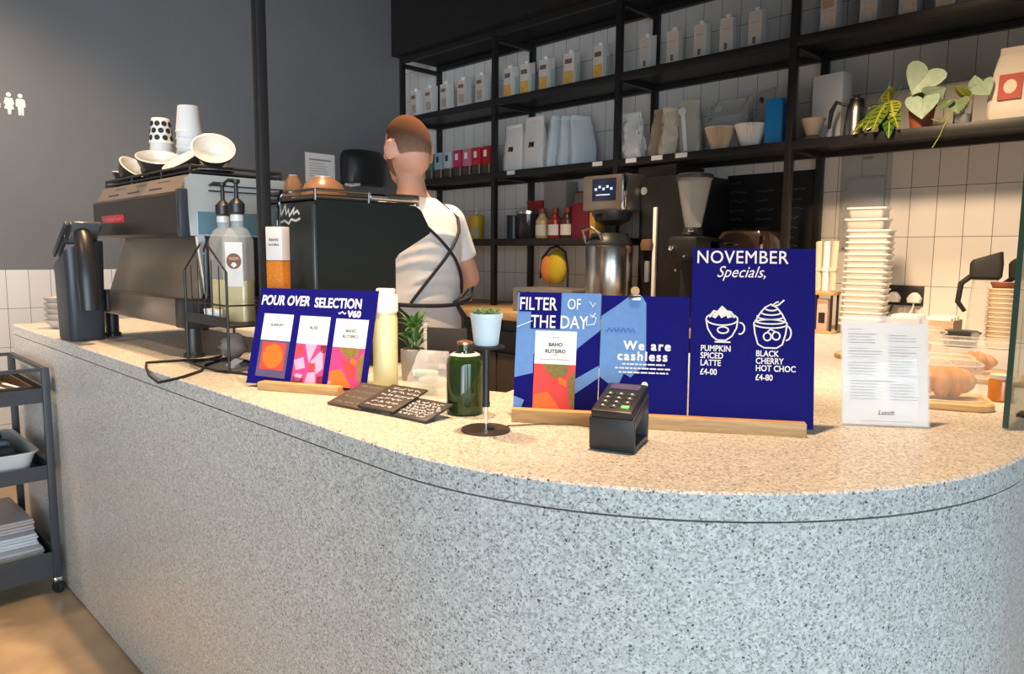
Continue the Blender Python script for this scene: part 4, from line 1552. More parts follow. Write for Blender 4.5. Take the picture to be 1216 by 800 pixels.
for nm, lb, x, y, r_, h_ in (('upturned_bowl', 'large upturned tan glazed bowl on top of the glossy black espresso machine', -2.105, 1.245, 0.072, 0.075), ('upturned_cup', 'small upturned tan cup on the black espresso machine, close to the black post', -2.225, 1.205, 0.034, 0.085)):
    tt = thing(nm, lb, nm.split('_')[1], (x, y, 1.6115))
    b = MB(BRC)
    b.lathe([(r_ - 0.003, 0.0), (r_, 0.001), (r_ * 0.97, h_ * 0.35), (r_ * 0.80, h_ * 0.72), (r_ * 0.5, h_ * 0.93), (r_ * 0.44, h_), (0, h_)], 32)
    b.build('glazed_body', tt)
    b = MB(CERAMIC)
    b.lathe([(r_ * 0.40, h_), (r_ * 0.42, h_ + 0.003), (r_ * 0.36, h_ + 0.003), (0.0, h_ + 0.001)], 24)
    b.build('foot_ring', tt)

# ================================================================== syrup bottles in a wire rack
t = thing('wire_rack', 'black wire rack on legs holding two syrup bottles in front of the machines', 'rack', (-2.265, 1.0, CT))
RX, RY = 0.155, 0.078
b = MB(BLACKM)
b.box((0, 0, 0.137), (2 * RX, 2 * RY, 0.006))
b.box((0, -RY, 0.150), (2 * RX, 0.004, 0.03))
b.build('rack_floor', t)
for sx in (-1, 1):
    for sy in (-1, 1):
        b = MB(BLACKM)
        b.tube([(sx * RX, sy * RY, 0.0), (sx * RX, sy * RY, 0.30)], 0.0042, 8)
        b.build('leg', t)
b = MB(BLACKM)
for z in (0.20,):
    b.tube([(-RX, -RY, z), (RX, -RY, z), (RX, RY, z), (-RX, RY, z)], 0.003, 6, closed=True)
b.tube([(-RX, -RY, 0.30), (-0.02, -RY, 0.385), (0.0, -RY, 0.36), (0.02, -RY, 0.385), (RX, -RY, 0.30)], 0.003, 6)
for k in range(7):
    x = -RX + 2 * RX * k / 6
    b.tube([(x, -RY, 0.14), (x, -RY, 0.30 + 0.05 * (1 - abs(x) / RX))], 0.002, 6)
b.build('side_wire', t)
SYG = mat('clear_bottle_plastic', (0.88, 0.90, 0.86), 0.06, alpha=0.20, var=0.02)
SYR = mat('pale_golden_syrup', (0.60, 0.47, 0.16), 0.12, var=0.1, coat=0.4)


def syrup(label, loc, rz, lab):
    t = thing('pump_bottle', label, 'pump bottle', loc, R(rz))
    b = MB(SYG)
    sec = [(0.078, 0.066, 0.012, 0.0), (0.080, 0.068, 0.014, 0.004), (0.080, 0.068, 0.014, 0.255), (0.060, 0.055, 0.020, 0.285), (0.036, 0.036, 0.017, 0.295), (0.036, 0.036, 0.017, 0.315)]
    b.loft([[(*p, z) for p in rrect(w_, d_, r_, 5)] for w_, d_, r_, z in sec])
    b.build('bottle_body', t)
    b = MB(SYR)
    b.loft([[(*p, z) for p in rrect(0.074, 0.062, 0.012, 5)] for z in (0.004, 0.130)])
    b.build('syrup_fill', t)['label'] = 'golden syrup'
    if lab:
        b = MB(mat('syrup_label_paper', (0.74, 0.70, 0.67), 0.6))
        b.box((0.004, -0.0348, 0.180), (0.056, 0.001, 0.135))
        lb_ = b.build('label', t)
        b = MB(mat('brown_label_print', (0.20, 0.09, 0.06), 0.6))
        b.T = Matrix.Translation((0.004, -0.0354, 0.19))
        b.lathe([(0.024, 0), (0.024, 0.0006)], 24, rot=(PI / 2, 0, 0))
        b.use(PAPER)
        b.loft([[(x, -0.0007, z) for x, z in ((-0.010, -0.012), (0.0, -0.020), (0.010, -0.012), (0.004, -0.004), (-0.004, -0.004))], [(x, -0.0011, z) for x, z in ((-0.010, -0.012), (0.0, -0.020), (0.010, -0.012), (0.004, -0.004), (-0.004, -0.004))]])
        b.use(mat('tan_label_print', (0.45, 0.26, 0.19), 0.6))
        b.strip([(-0.016, 0.008), (0.016, 0.008)], 0.009, -0.0007)
        b.build('label_print', lb_)
    b = MB(CERAMIC)
    b.lathe([(0.020, 0.312), (0.020, 0.330), (0.016, 0.333), (0, 0.333)], 20)
    b.build('collar', t)
    b = MB(BLACKP)
    b.lathe([(0.018, 0.333), (0.024, 0.338), (0.024, 0.365), (0.012, 0.378), (0.007, 0.382), (0.006, 0.425), (0.012, 0.428), (0.012, 0.438), (0, 0.44)], 20)
    b.tube([(0, 0, 0.433), (-0.012, -0.024, 0.434), (-0.018, -0.034, 0.426)], [0.006, 0.0055, 0.004], 8)
    b.build('pump', t)
    return t


syrup('syrup pump bottle with white and brown label, standing in the wire rack', (-2.215, 1.008, CT + 0.1405), 38, True)
syrup('unlabelled syrup pump bottle behind the labelled one in the wire rack', (-2.345, 1.022, CT + 0.1405), 20, False)
for k, (dx, lb) in enumerate(((-0.05, 'small white lidded tub at the foot of the labelled syrup bottle'), (0.0, 'second small white tub beside the first in the wire rack'))):
    t = thing('small_tub', lb, 'tub', (-2.235 + dx, 0.944, CT + 0.1405), R(30))
    b = MB(PAPER)
    b.lathe([(0.0, 0), (0.016, 0), (0.018, 0.035), (0.0, 0.036)], 20)
    b.build('tub_body', t)
    b = MB(CERAMIC)
    b.lathe([(0.0195, 0.034), (0.0195, 0.041), (0, 0.042)], 20)
    b.build('lid', t)
    
# ================================================================== black caddy at the end of the counter
CAD = mat('blue_black_plastic', (0.030, 0.036, 0.045), 0.42, var=0.15)
t = thing('knock_bin', 'tall blue-black plastic bin with slanted open top at the far end of the counter', 'bin', (-3.330, 0.853, CT), R(4))
b = MB(CAD)
sec = [(0.150, 0.125, 0.025, 0.0), (0.158, 0.132, 0.028, 0.01), (0.170, 0.140, 0.03, 0.26)]
n_ = 5
rings = [[(*p, z) for p in rrect(w_, d_, r_, n_)] for w_, d_, r_, z in sec]
slope = lambda p: 0.345 + 0.45 * p[0] + 0.25 * p[1]
rings.append([(p[0] * 1.0, p[1], slope(p)) for p in rrect(0.176, 0.144, 0.03, n_)])
rings.append([(p[0], p[1], slope(p) - 0.002) for p in rrect(0.162, 0.130, 0.026, n_)])
rings.append([(p[0], p[1], 0.05) for p in rrect(0.150, 0.120, 0.024, n_)])
b.loft(rings)
b.build('bin_body', t)
b = MB(CAD)
for dy in (-0.066, -0.048, 0.055):
    b.box((0.012, dy, 0.40), (0.20, 0.010, 0.022), rot=(0, R(-38), 0), bev=0.003)
b.box((0.035, 0.0, 0.405), (0.014, 0.12, 0.05), rot=(0, R(-38), 0), bev=0.003)
b.build('slanted_frame', t)
b = MB(mat('smoky_plastic', (0.10, 0.11, 0.11), 0.2, alpha=0.8))
b.box((0.085, 0.0, 0.43), (0.012, 0.10, 0.10), rot=(0, R(40), 0), bev=0.003)
b.build('hood', t)
b = MB(BLACKP)
b.tube([(0.07, -0.01, 0.44), (0.125, -0.02, 0.40), (0.16, -0.025, 0.33), (0.175, -0.03, 0.24), (0.18, -0.03, 0.13)], [0.024, 0.032, 0.036, 0.036, 0.032], 14)
b.build('chute', t)
# ================================================================== things on the left wall
t = thing('toilet_sign', 'white toilet pictograms on the grey wall', 'sign', (XW + 0.001, 1.08, 2.34))
VIN = mat('white_vinyl', (0.82, 0.82, 0.80), 0.5, var=0.01)


def figure(nm, yc, dress):
    b = MB(VIN)
    z0 = -0.066
    b.loft([[(0.0, yc + 0.013 * math.cos(k * PI / 8), z0 + 0.117 + 0.013 * math.sin(k * PI / 8)) for k in range(16)], [(0.002, yc + 0.013 * math.cos(k * PI / 8), z0 + 0.117 + 0.013 * math.sin(k * PI / 8)) for k in range(16)]])
    if dress:
        pl = [(-.008, 0), (.008, 0), (.010, .03), (.026, .032), (.018, .06), (.028, .062), (.018, .098), (-.018, .098), (-.028, .062), (-.018, .06), (-.026, .032), (-.010, .03)]
    else:
        pl = [(-.014, 0), (-.002, 0), (0, .04), (.002, 0), (.014, 0), (.016, .05), (.026, .052), (.024, .092), (.016, .099), (-.016, .099), (-.024, .092), (-.026, .052), (-.016, .05)]
    b.loft([[(0, yc + y_, z0 + z_) for y_, z_ in pl], [(0.002, yc + y_, z0 + z_) for y_, z_ in pl]])
    b.build(nm, t)


figure('pictogram', -0.015, True)
figure('pictogram', 0.045, False)
b = MB(VIN)
b.loft([[(x, -0.085 + 0.03 * math.cos(a) * (1 if k % 2 else .72), -0.02 + 0.03 * math.sin(a) * (1 if k % 2 else .72)) for k, a in enumerate([2 * PI * j / 20 for j in range(20)])] for x in (0.0, 0.002)])
b.build('pictogram', t)

t = thing('wall_notice', 'white printed notice on the grey wall beside the black dispenser', 'notice', (XW + 0.001, 3.19, 2.133))
b = MB(PAPER)
b.box((0.0015, 0, 0), (0.003, 0.27, 0.235))
b.build('sheet', t)
b = MB(GREYINK)
rnd = random.Random(3)
b.box((0.0034, 0.0, 0.065), (0.0008, 0.20, 0.012))
for k in range(6):
    l = rnd.uniform(0.12, 0.2)
    b.box((0.0034, -0.1 + l / 2, 0.035 - 0.02 * k), (0.0008, l, 0.004))
b.build('printed_text', t)

t = thing('towel_dispenser', 'black rounded paper dispenser on the grey wall near the barista', 'dispenser', (XW, 3.58, 2.165))
b = MB(BLACKP)
sec = [(z, s) for z, s in ((-0.145, 0.94), (-0.13, 1.0), (0.06, 1.0), (0.11, 0.95), (0.138, 0.80), (0.148, 0.55))]
b.loft([[(0.002 + 0.15 * s * math.sin(a) ** 0.7, -0.205 * s * math.cos(a), z) for a in [PI * j / 20 for j in range(21)]] for z, s in sec])
b.build('cover', t)
b = MB(CHROME)
b.lathe([(0.018, 0), (0.018, 0.004), (0, 0.005)], 16, at=(0.118, 0.05, 0.118), rot=(0, R(35), 0))
b.build('lock', t)
b = MB(PAPER)
b.box((0.11, -0.155, -0.15), (0.10, 0.09, 0.02), rot=(R(12), R(10), 0), bev=0.003)
b.build('paper_end', t)['label'] = 'white paper end hanging out'

# ================================================================== cartons on the top shelf
KC = {}


def carton(kind):
    t = bpy.data.objects.new('milk_carton', None)
    C.objects.link(t)
    b = MB(mat('white_carton_board', (0.74, 0.74, 0.73), 0.45, var=0.03))
    w_, d_ = 0.072, 0.072
    b.loft([[(-w_ / 2, -d_ / 2, 0), (w_ / 2, -d_ / 2, 0), (w_ / 2, d_ / 2, 0), (-w_ / 2, d_ / 2, 0)], [(-w_ / 2, -d_ / 2, 0.190), (w_ / 2, -d_ / 2, 0.190), (w_ / 2, d_ / 2, 0.215), (-w_ / 2, d_ / 2, 0.215)]])
    b.build('carton_body', t)
    b = MB(WHITE)
    b.lathe([(0.016, 0), (0.016, 0.016), (0.014, 0.018), (0, 0.018)], 18, at=(0, -0.008, 0.199), rot=(R(19), 0, 0))
    b.build('cap', t)
    b = MB()
    y = -d_ / 2 - 0.0003

    def pan(x0, x1, z0, z1, m_):
        b.use(m_)
        b.box(((x0 + x1) / 2, y, (z0 + z1) / 2), (x1 - x0, 0.0008, z1 - z0))
    if kind == 'beige':
        pan(-.034, .034, .004, .186, mat('beige_carton_print', (0.52, 0.47, 0.43), 0.5, var=0.15))
        y -= 0.0008
        pan(-.028, .020, .135, .160, mat('brown_carton_print', (0.16, 0.11, 0.10), 0.5))
        pan(-.02, .028, .03, .09, mat('dusty_brown_print', (0.36, 0.28, 0.24), 0.5, var=0.3))
    elif kind == 'orange':
        pan(-.034, .034, .004, .186, mat('pale_grey_print', (0.58, 0.55, 0.52), 0.5, var=0.1))
        y -= 0.0008
        pan(-.034, .034, .004, .085, mat('amber_carton_print', (0.62, 0.36, 0.09), 0.5, var=0.35, scale=30))
        pan(-.028, .022, .130, .158, mat('grey_black_print', (0.12, 0.11, 0.11), 0.5))
        b.use(mat('pale_green_print', (0.42, 0.60, 0.52), 0.5, var=0.3))
        b.box((0.0362, 0.012, 0.08), (0.0008, 0.034, 0.12))
    elif kind == 'plain':
        pan(-.034, .034, .004, .186, mat('greige_carton_print', (0.50, 0.47, 0.44), 0.5, var=0.06))
        y -= 0.0008
        pan(-.010, .008, .020, .055, mat('grey_black_print', (0.12, 0.11, 0.11), 0.5))
        pan(-.02, .02, .13, .135, mat('dusty_brown_print', (0.36, 0.28, 0.24), 0.5))
    else:
        pan(-.034, .034, .004, .186, mat('blue_grey_carton_print', (0.46, 0.50, 0.54), 0.5, var=0.25, scale=30))
        y -= 0.0008
        pan(-.030, .026, .110, .15, mat('rose_brown_print', (0.42, 0.28, 0.24), 0.5))
        pan(-.02, .03, .02, .09, mat('pale_tan_print', (0.60, 0.50, 0.42), 0.5, var=0.3))
    b.build('printed_front', t)
    return t


ORD = ['leftmost', 'second from the left', 'third from the left', 'fourth from the left', 'rightmost']
for bay, kind, xs, desc, sc_ in (('far left bay', 'beige', (-4.755, -4.58, -4.39, -4.19, -3.99), 'beige-printed milk carton', 1.02), ('second bay', 'orange', (-3.70, -3.545, -3.37, -3.155, -2.915), 'amber-printed milk carton', 1.02),
                                 ('third bay', 'plain', (-2.575, -2.395, -2.22, -2.065, -1.90), 'plain greige milk carton', 0.94), ('bay above the plants', 'blue', (-1.525, -1.345, -1.175, -1.03, -0.86), 'blue-grey printed milk carton', 1.0)):
    src = carton(kind)
    for i, x in enumerate(xs):
        o = src if i == 0 else dup(src, (0, 0, 0))
        o.location = (x, 3.66, SHZ['top'] + 0.0005)
        o.rotation_euler = (0, 0, R((-3, 4, 0, 5, -2)[i] + 4))
        o.scale = (sc_, sc_, sc_)
        tag(o, desc + ', ' + ORD[i] + ' on the top shelf, ' + bay, 'milk carton', 'milk cartons in the ' + bay)

# ================================================================== tea tubes on the middle shelf
cols = [('teal green', (0.03, 0.20, 0.15)), ('powder blue', (0.30, 0.42, 0.52)), ('pale blue', (0.52, 0.58, 0.66)), ('magenta', (0.48, 0.03, 0.12)), ('pink', (0.55, 0.16, 0.26)), ('scarlet', (0.50, 0.02, 0.03)), ('deep red', (0.42, 0.012, 0.02))]
MZ = SHZ['mid'] + 0.0005
src = None
for i, ((cn, cc), x) in enumerate(zip(cols, (-4.60, -4.485, -4.375, -4.26, -4.155, -4.05, -3.945))):
    t = thing('tea_tube', cn + ' topped tea tube in the row beside the barista\'s head', 'tea tube', (x, 3.69, MZ), R(4), 'tea tubes on the middle shelf')
    b = MB(mat(cn.replace(' ', '_') + '_tea_sleeve', cc, 0.45))
    b.box((0, 0, 0.137), (0.085, 0.085, 0.125), bev=0.004)
    sl = b.build('sleeve', t)
    b = MB(PAPER if i > 2 else mat('navy_tea_print', (0.03, 0.04, 0.12), 0.5))
    b.box((-0.008, -0.0430, 0.150), (0.030, 0.0008, 0.045))
    b.build('sleeve_print', sl)
    b = MB(mat('tea_leaf_brown', (0.085, 0.06, 0.045), 0.4, var=0.4, scale=120))
    b.box((0, 0, 0.037), (0.083, 0.083, 0.074), bev=0.003)
    b.use(mat('tea_window_strip', (0.40, 0.30, 0.22), 0.4))
    b.box((0.031, -0.0418, 0.04), (0.012, 0.0008, 0.068))
    b.build('window_base', t)


# ================================================================== bags
def pouch_bag(name, label, cat, loc, rz, w_, d_, h_, m_, logo=None, crease=0.004, seed=0, group=None, top=0.75, fold=True):
    t = thing(name, label, cat, loc, R(rz), group)
    rnd = random.Random(seed)
    b = MB(m_)
    rings = []
    N = 11
    for k in range(N):
        f = k / (N - 1)
        wv = w_ / 2 * (1 - (1 - top) * f ** 1.5)
        dv = max(d_ / 2 * (1 - f ** 1.8) + 0.0015, 0.002)
        if k == 0:
            wv *= 0.94
            dv *= 0.9
        lean = 0.012 * math.sin(f * 3 + seed)
        rings.append([(wv * math.copysign(abs(math.cos(a)) ** 0.35, math.cos(a)) + lean + (rnd.uniform(-crease, crease) if 0 < k < N - 1 else 0), dv * math.copysign(abs(math.sin(a)) ** 0.5, math.sin(a)) + (rnd.uniform(-crease, crease) if 0 < k < N - 1 else 0), h_ * f * (1 + (0.02 * math.cos(a) if k == N - 1 else 0))) for a in [2 * PI * (j + .5) / 24 for j in range(24)]])
    b.loft(rings)
    b.build('bag_body', t, angle=22)
    if fold:
        b = MB(m_)
        b.box((0.012 * math.sin(3 + seed), -0.004, h_ - 0.012), (w_ * top * 1.01, 0.008, 0.028), bev=0.003)
        b.build('folded_top', t)
    if logo:
        b = MB(logo)
        k = w_ / 0.22
        yy = -d_ / 2 * (1 - 0.5 ** 1.8) - 0.006
        b.T = Matrix.Translation((-0.005, yy, h_ * 0.47)) @ Matrix.Rotation(R(-9), 4, 'X')
        for pl in ([(-.022, -.02), (-.010, -.02), (-.002, .018), (-.020, .020)], [(.002, -.02), (.010, -.02), (.016, .020), (.004, .016)], [(.012, -.018), (.026, -.02), (.026, .02), (.014, .0)], [(-.004, -.004), (.006, -.004), (.006, .006), (-.004, .006)]):
            b.loft([[(x * k, 0, z * k) for x, z in pl], [(x * k, -0.004, z * k) for x, z in pl]])
        b.build('logo_print', t)
    return t


WB = mat('white_matt_bag', (0.74, 0.73, 0.71), 0.5, var=0.04)
BWB = mat('bluish_white_bag', (0.58, 0.66, 0.72), 0.45, var=0.06)
pouch_bag('coffee_bag', 'white coffee bag with black logo, leftmost of the bags on the middle shelf', 'coffee bag', (-3.695, 3.70, MZ), 4, 0.185, 0.11, 0.325, WB, INK, 0.003, 1, 'coffee bags on the middle shelf')
pouch_bag('coffee_bag', 'white coffee bag with black logo, second in the bag row on the middle shelf', 'coffee bag', (-3.495, 3.70, MZ), 0, 0.205, 0.11, 0.355, WB, INK, 0.003, 2, 'coffee bags on the middle shelf')
for i, (x, h_) in enumerate(((-3.305, 0.335), (-3.21, 0.325), (-3.115, 0.315))):
    pouch_bag('coffee_bag', ['bluish white coffee bag turned side-on, third in the bag row', 'bluish white coffee bag turned side-on, fourth in the bag row', 'bluish white coffee bag turned side-on, last in the bag row'][i], 'coffee bag', (x, 3.72, MZ), 68, 0.19, 0.085, h_, BWB, None, 0.003, 5 + i, 'coffee bags on the middle shelf')
pouch_bag('paper_bag', 'white crumpled bag at the left of the third bay, middle shelf', 'bag', (-2.66, 3.66, MZ), 4, 0.125, 0.09, 0.27, mat('white_crinkled_bag', (0.70, 0.72, 0.72), 0.45, var=0.1, scale=25), None, 0.009, 8, None, 0.95)
KR = mat('kraft_paper', (0.42, 0.32, 0.22), 0.6, var=0.1)
pouch_bag('paper_bag', 'kraft brown bag between the white crumpled bag and the white striped bag', 'bag', (-2.512, 3.71, MZ), 24, 0.105, 0.08, 0.275, KR, None, 0.006, 11, None, 0.9)
pouch_bag('paper_bag', 'pale cream bag leaning in front of the kraft bag, middle shelf', 'bag', (-2.415, 3.65, MZ), 50, 0.095, 0.07, 0.265, mat('cream_paper_bag', (0.60, 0.52, 0.42), 0.55, var=0.1), None, 0.006, 12, None, 0.9)
t = pouch_bag('foil_bag', 'grey clear-fronted bag with a white stripe, middle shelf', 'bag', (-2.30, 3.70, MZ), 12, 0.125, 0.085, 0.30, mat('grey_film_bag', (0.44, 0.43, 0.40), 0.3, var=0.1), None, 0.004, 14, None, 0.95)
b = MB(WHITE)
b.T = Matrix.Translation((-0.02, -0.047, 0.13)) @ Matrix.Rotation(R(-8), 4, 'X') @ Matrix.Rotation(R(-9), 4, 'Y')
b.box((0, 0, 0), (0.022, 0.004, 0.24))
b.lathe([(0.022, -.002), (0.022, .002)], 18, at=(-0.004, 0, 0.11), rot=(PI / 2, 0, 0))
b.build('white_stripe', t)
pouch_bag('film_bag', 'large crumpled clear film bag behind the coffee filters', 'bag', (-2.135, 3.84, MZ), 3, 0.25, 0.11, 0.30, mat('cloudy_film', (0.62, 0.60, 0.57), 0.2, alpha=0.7, var=0.15, scale=18), None, 0.010, 17, None, 0.92, False)
t = pouch_bag('film_bag', 'clear film bag with a handle hole beside the blue box', 'bag', (-1.928, 3.85, MZ), -3, 0.118, 0.09, 0.325, mat('greyish_film', (0.50, 0.49, 0.47), 0.2, alpha=0.75, var=0.15, scale=18), None, 0.006, 18, None, 0.9, False)
b = MB(INK)
b.lathe([(0.012, -0.008), (0.012, 0.008)], 14, at=(-0.02, -0.01, 0.27), rot=(PI / 2, 0, 0), sy=1.5)
b.build('handle_hole', t)


def filters(label, x, y, m_, n, r_):
    t = thing('coffee_filters', label, 'coffee filters', (x, y, MZ), group='coffee filter stacks')
    b = MB(m_)
    rings = []
    for z, rr, am in ((0.0, r_ * 0.58, 0.001), (0.004, r_ * 0.62, 0.003), (0.10, r_, 0.007), (0.118, r_ * 1.07, 0.009), (0.116, r_ * 0.98, 0.008), (0.075, r_ * 0.80, 0.003)):
        rings.append([((rr + am * math.cos(34 * a)) * math.cos(a), (rr + am * math.cos(34 * a)) * math.sin(a), z) for a in [2 * PI * j / 136 for j in range(136)]])
    b.loft(rings)
    b.build('fluted_stack', t, angle=80)
    if m_ is not FW:
        b = MB(FW)
        b.loft([[((rr + 0.009 * math.cos(34 * a)) * math.cos(a), (rr + 0.009 * math.cos(34 * a)) * math.sin(a), z) for a in [2 * PI * j / 136 for j in range(136)]] for rr, z in ((r_ * 1.075, 0.113), (r_ * 1.085, 0.121), (r_ * 0.9, 0.123))])
        b.build('white_top_filter', t, angle=80)


FW = mat('white_filter_paper', (0.78, 0.77, 0.74), 0.8, var=0.03)
filters('kraft coloured fluted coffee filter stack with white top, in front of the film bags', -2.092, 3.655, mat('kraft_filter_paper', (0.60, 0.47, 0.32), 0.8), 0, 0.067)
filters('white fluted coffee filter stack next to the blue box', -1.918, 3.668, FW, 1, 0.070)
t = thing('blue_box', 'bright blue upright carton box beside the shelf upright', 'box', (-1.782, 3.70, MZ), R(2))
b = MB(mat('bright_blue_board', (0.012, 0.24, 0.62), 0.4))
b.box((0, 0, 0.112), (0.090, 0.13, 0.224), bev=0.002)
b.build('box_body', t)
b = MB(mat('darker_blue_flap', (0.01, 0.10, 0.38), 0.4))
b.box((0, 0, 0.2248), (0.086, 0.126, 0.0012))
b.box((0.0452, 0, 0.112), (0.0012, 0.10, 0.19))
b.build('flap', t)
t = thing('small_bottle', 'small dark bottle with a white cap peeking above the white coffee filters', 'bottle', (-1.825, 3.90, MZ))
b = MB(mat('brown_bottle_glass', (0.06, 0.03, 0.02), 0.1))
b.lathe([(0, 0), (0.03, 0), (0.032, 0.004), (0.032, 0.14), (0.012, 0.17), (0.011, 0.20), (0, 0.2)], 20)
b.build('glass_body', t)
b = MB(CERAMIC)
b.lathe([(0.0125, 0.196), (0.0125, 0.235), (0, 0.236)], 16)
b.build('cap', t)

# ================================================================== fourth bay, middle shelf
t = thing('white_box', 'tall white box standing behind the coffee dripper', 'box', (-1.555, 3.80, MZ), R(-6))
b = MB(mat('white_board_box', (0.70, 0.74, 0.78), 0.4))
b.box((0, 0, 0.165), (0.155, 0.10, 0.33), bev=0.002)
b.build('box_body', t)
b = MB(PAPER)
b.box((0, 0, 0.3305), (0.15, 0.095, 0.002))
b.build('lid', t)
t = thing('coffee_dripper', 'beige cone coffee dripper on the middle shelf beside the kettle', 'dripper', (-1.586, 3.665, MZ))
b = MB(mat('beige_clay', (0.42, 0.34, 0.27), 0.6, var=0.1))
b.lathe([(0.022, 0.022), (0.03, 0.026), (0.056, 0.095), (0.060, 0.105), (0.055, 0.105), (0.026, 0.035), (0.0, 0.032)], 32)
b.build('cone', t)
b = MB(mat('dark_clay', (0.09, 0.06, 0.045), 0.6))
b.lathe([(0.0, 0), (0.042, 0.0), (0.048, 0.008), (0.046, 0.016), (0.026, 0.022), (0.0, 0.022)], 32)
b.build('base_plate', t)
t = thing('gooseneck_kettle', 'steel pouring kettle with black handle on the middle shelf', 'kettle', (-1.395, 3.70, MZ))
b = MB(STEEL)
b.lathe([(0.0, 0), (0.052, 0.0), (0.056, 0.004), (0.050, 0.12), (0.040, 0.165), (0.034, 0.172), (0.0, 0.172)], 36)
b.build('kettle_body', t)
b = MB(BLACKP)
b.lathe([(0.035, 0.172), (0.034, 0.180), (0.010, 0.186), (0.010, 0.200), (0.0, 0.202)], 24)
b.build('lid', t)
b = MB(BLACKP)
b.tube([(-0.042, -0.02, 0.155), (-0.085, -0.03, 0.172), (-0.105, -0.035, 0.13), (-0.112, -0.036, 0.05)], [0.008, 0.010, 0.011, 0.008], 10)
b.build('handle', t)
b = MB(STEEL)
b.tube([(0.05, 0.01, 0.03), (0.085, 0.01, 0.05), (0.080, 0.01, 0.12), (0.10, 0.01, 0.17), (0.125, 0.01, 0.175)], [0.009, 0.008, 0.006, 0.006, 0.005], 10)
b.build('spout', t)

# prayer plant
rnd = random.Random(31)
t = thing('prayer_plant', 'prayer plant with yellow striped leaves trailing over the shelf edge beside the kettle', 'potted plant', (-1.24, 3.665, MZ))
b = MB(mat('dark_green_pot', (0.02, 0.03, 0.02), 0.5))
b.lathe([(0.0, 0), (0.034, 0), (0.045, 0.085), (0.047, 0.085), (0.047, 0.098), (0.042, 0.098), (0.040, 0.085), (0, 0.084)], 28)
b.build('pot', t)
b = MB(SOIL)
b.lathe([(0.0405, 0.085), (0.04, 0.09), (0, 0.092)], 16)
b.build('soil', t)
VEIN = mat('dark_leaf_stripe', (0.02, 0.035, 0.01), 0.5)
YEL = mat('yellow_leaf_vein', (0.66, 0.58, 0.08), 0.45)
MAR = mat('olive_green_leaf', (0.16, 0.24, 0.03), 0.4, var=0.3)
for (bx, tip, wd, m_) in (((-.01, -.03, .12), (-.065, -.115, .002), .075, MAR), ((0, -.04, .13), (-.015, -.135, -.005), .078, MAR), ((.02, -.03, .14), (.05, -.08, .055), .075, LEAF2), ((.0, .0, .13), (.02, -.05, .20), .07, LEAF2), ((-.02, -.02, .10), (-.115, -.115, -.005), .055, MAR),
                          ((.02, -.03, .11), (.055, -.135, -.045), .06, LEAF), ((.01, -.02, .12), (.085, -.115, .0), .062, MAR), ((-.02, -.01, .12), (-.075, -.05, .11), .06, LEAF)):
    B_, T_ = Vector(bx), Vector(tip)
    b = MB(m_)
    b.leaf(B_, T_, wd, 0.008, 8, 0.12, (0, -0.5, 1))
    d = (T_ - B_)
    s = d.cross(Vector((0, -0.5, 1))).normalized()
    nv = s.cross(d).normalized()
    b.use(YEL)
    b.tube([B_ + d * f + nv * (0.008 * 4 * f * (1 - f) + 0.0012) for f in (0.02, .25, .5, .75, .97)], [0.0022, 0.003, 0.003, 0.002, 0.001], 5)
    for f in (.25, .42, .58, .74):
        for sg in (-1, 1):
            wv = wd * (math.sin(PI * f ** 0.8) * 0.5)
            p0 = B_ + d * f + nv * (0.032 * f * (1 - f) + 0.0012)
            b.use(VEIN)
            b.tube([p0 + s * sg * wv * 0.18, p0 + s * sg * wv * 0.78 + d * 0.06 + nv * (0.12 * wv * .8)], [0.0022, 0.0026], 5)
    b.build('striped_leaf', t)
b = MB(SAGE)
for k in range(6):
    a = k * 1.1
    b.tube([(0.01 * math.cos(a), 0.01 * math.sin(a), 0.088), (0.025 * math.cos(a) - .005, 0.02 * math.sin(a) - .02, 0.14)], 0.002, 5)
for k, (dx, dz) in enumerate(((-.015, .105), (.012, .10), (.045, .09))):
    b.leaf((dx * 0.5, 0, 0.13), (dx + 0.01, 0.01, 0.13 + dz), 0.014, 0.003, 5)
b.build('stem', t)

# terracotta pot with pale heart leaves
t = thing('potted_plant', 'pale heart-leaved plant in a terracotta pot on the middle shelf', 'potted plant', (-1.10, 3.67, MZ))
b = MB(TERRAC)
b.lathe([(0.0, 0), (0.042, 0), (0.055, 0.10), (0.060, 0.10), (0.061, 0.125), (0.055, 0.125), (0.052, 0.105), (0, 0.104)], 32)
b.build('pot', t)
b = MB(SOIL)
b.lathe([(0.0525, 0.105), (0.05, 0.112), (0, 0.115)], 16)
b.build('soil', t)


def heart(b, c, u, v, s, cup=0.12):
    """a heart-shaped leaf: c where the stalk joins, u towards the tip, v across"""
    c, u, v = Vector(c), Vector(u).normalized(), Vector(v)
    v = (v - u * v.dot(u)).normalized()
    nv = u.cross(v)
    out = []
    for k in range(25):
        a = 2 * PI * k / 24
        x = 0.5 * math.sin(a) ** 3 * 1.02
        y = -(0.42 * math.cos(a) - 0.16 * math.cos(2 * a) - 0.06 * math.cos(3 * a)) + 0.22
        out.append(c + u * (y * s) + v * (x * s) + nv * (cup * s * abs(x) * 1.2))
    mid = c + u * (0.3 * s)
    b.loft([out[:-1], [mid + (p - mid) * 0.5 - nv * 0.004 * 0 for p in out[:-1]], [mid + (p - mid) * 0.02 for p in out[:-1]]], cap0=False)
    b.loft([[p - nv * 0.0009 for p in out[:-1]], [p for p in out[:-1]]], cap1=False)
    b.tube([c, mid, c + u * (0.62 * s)], [0.0022, 0.0016, 0.0006], 5)


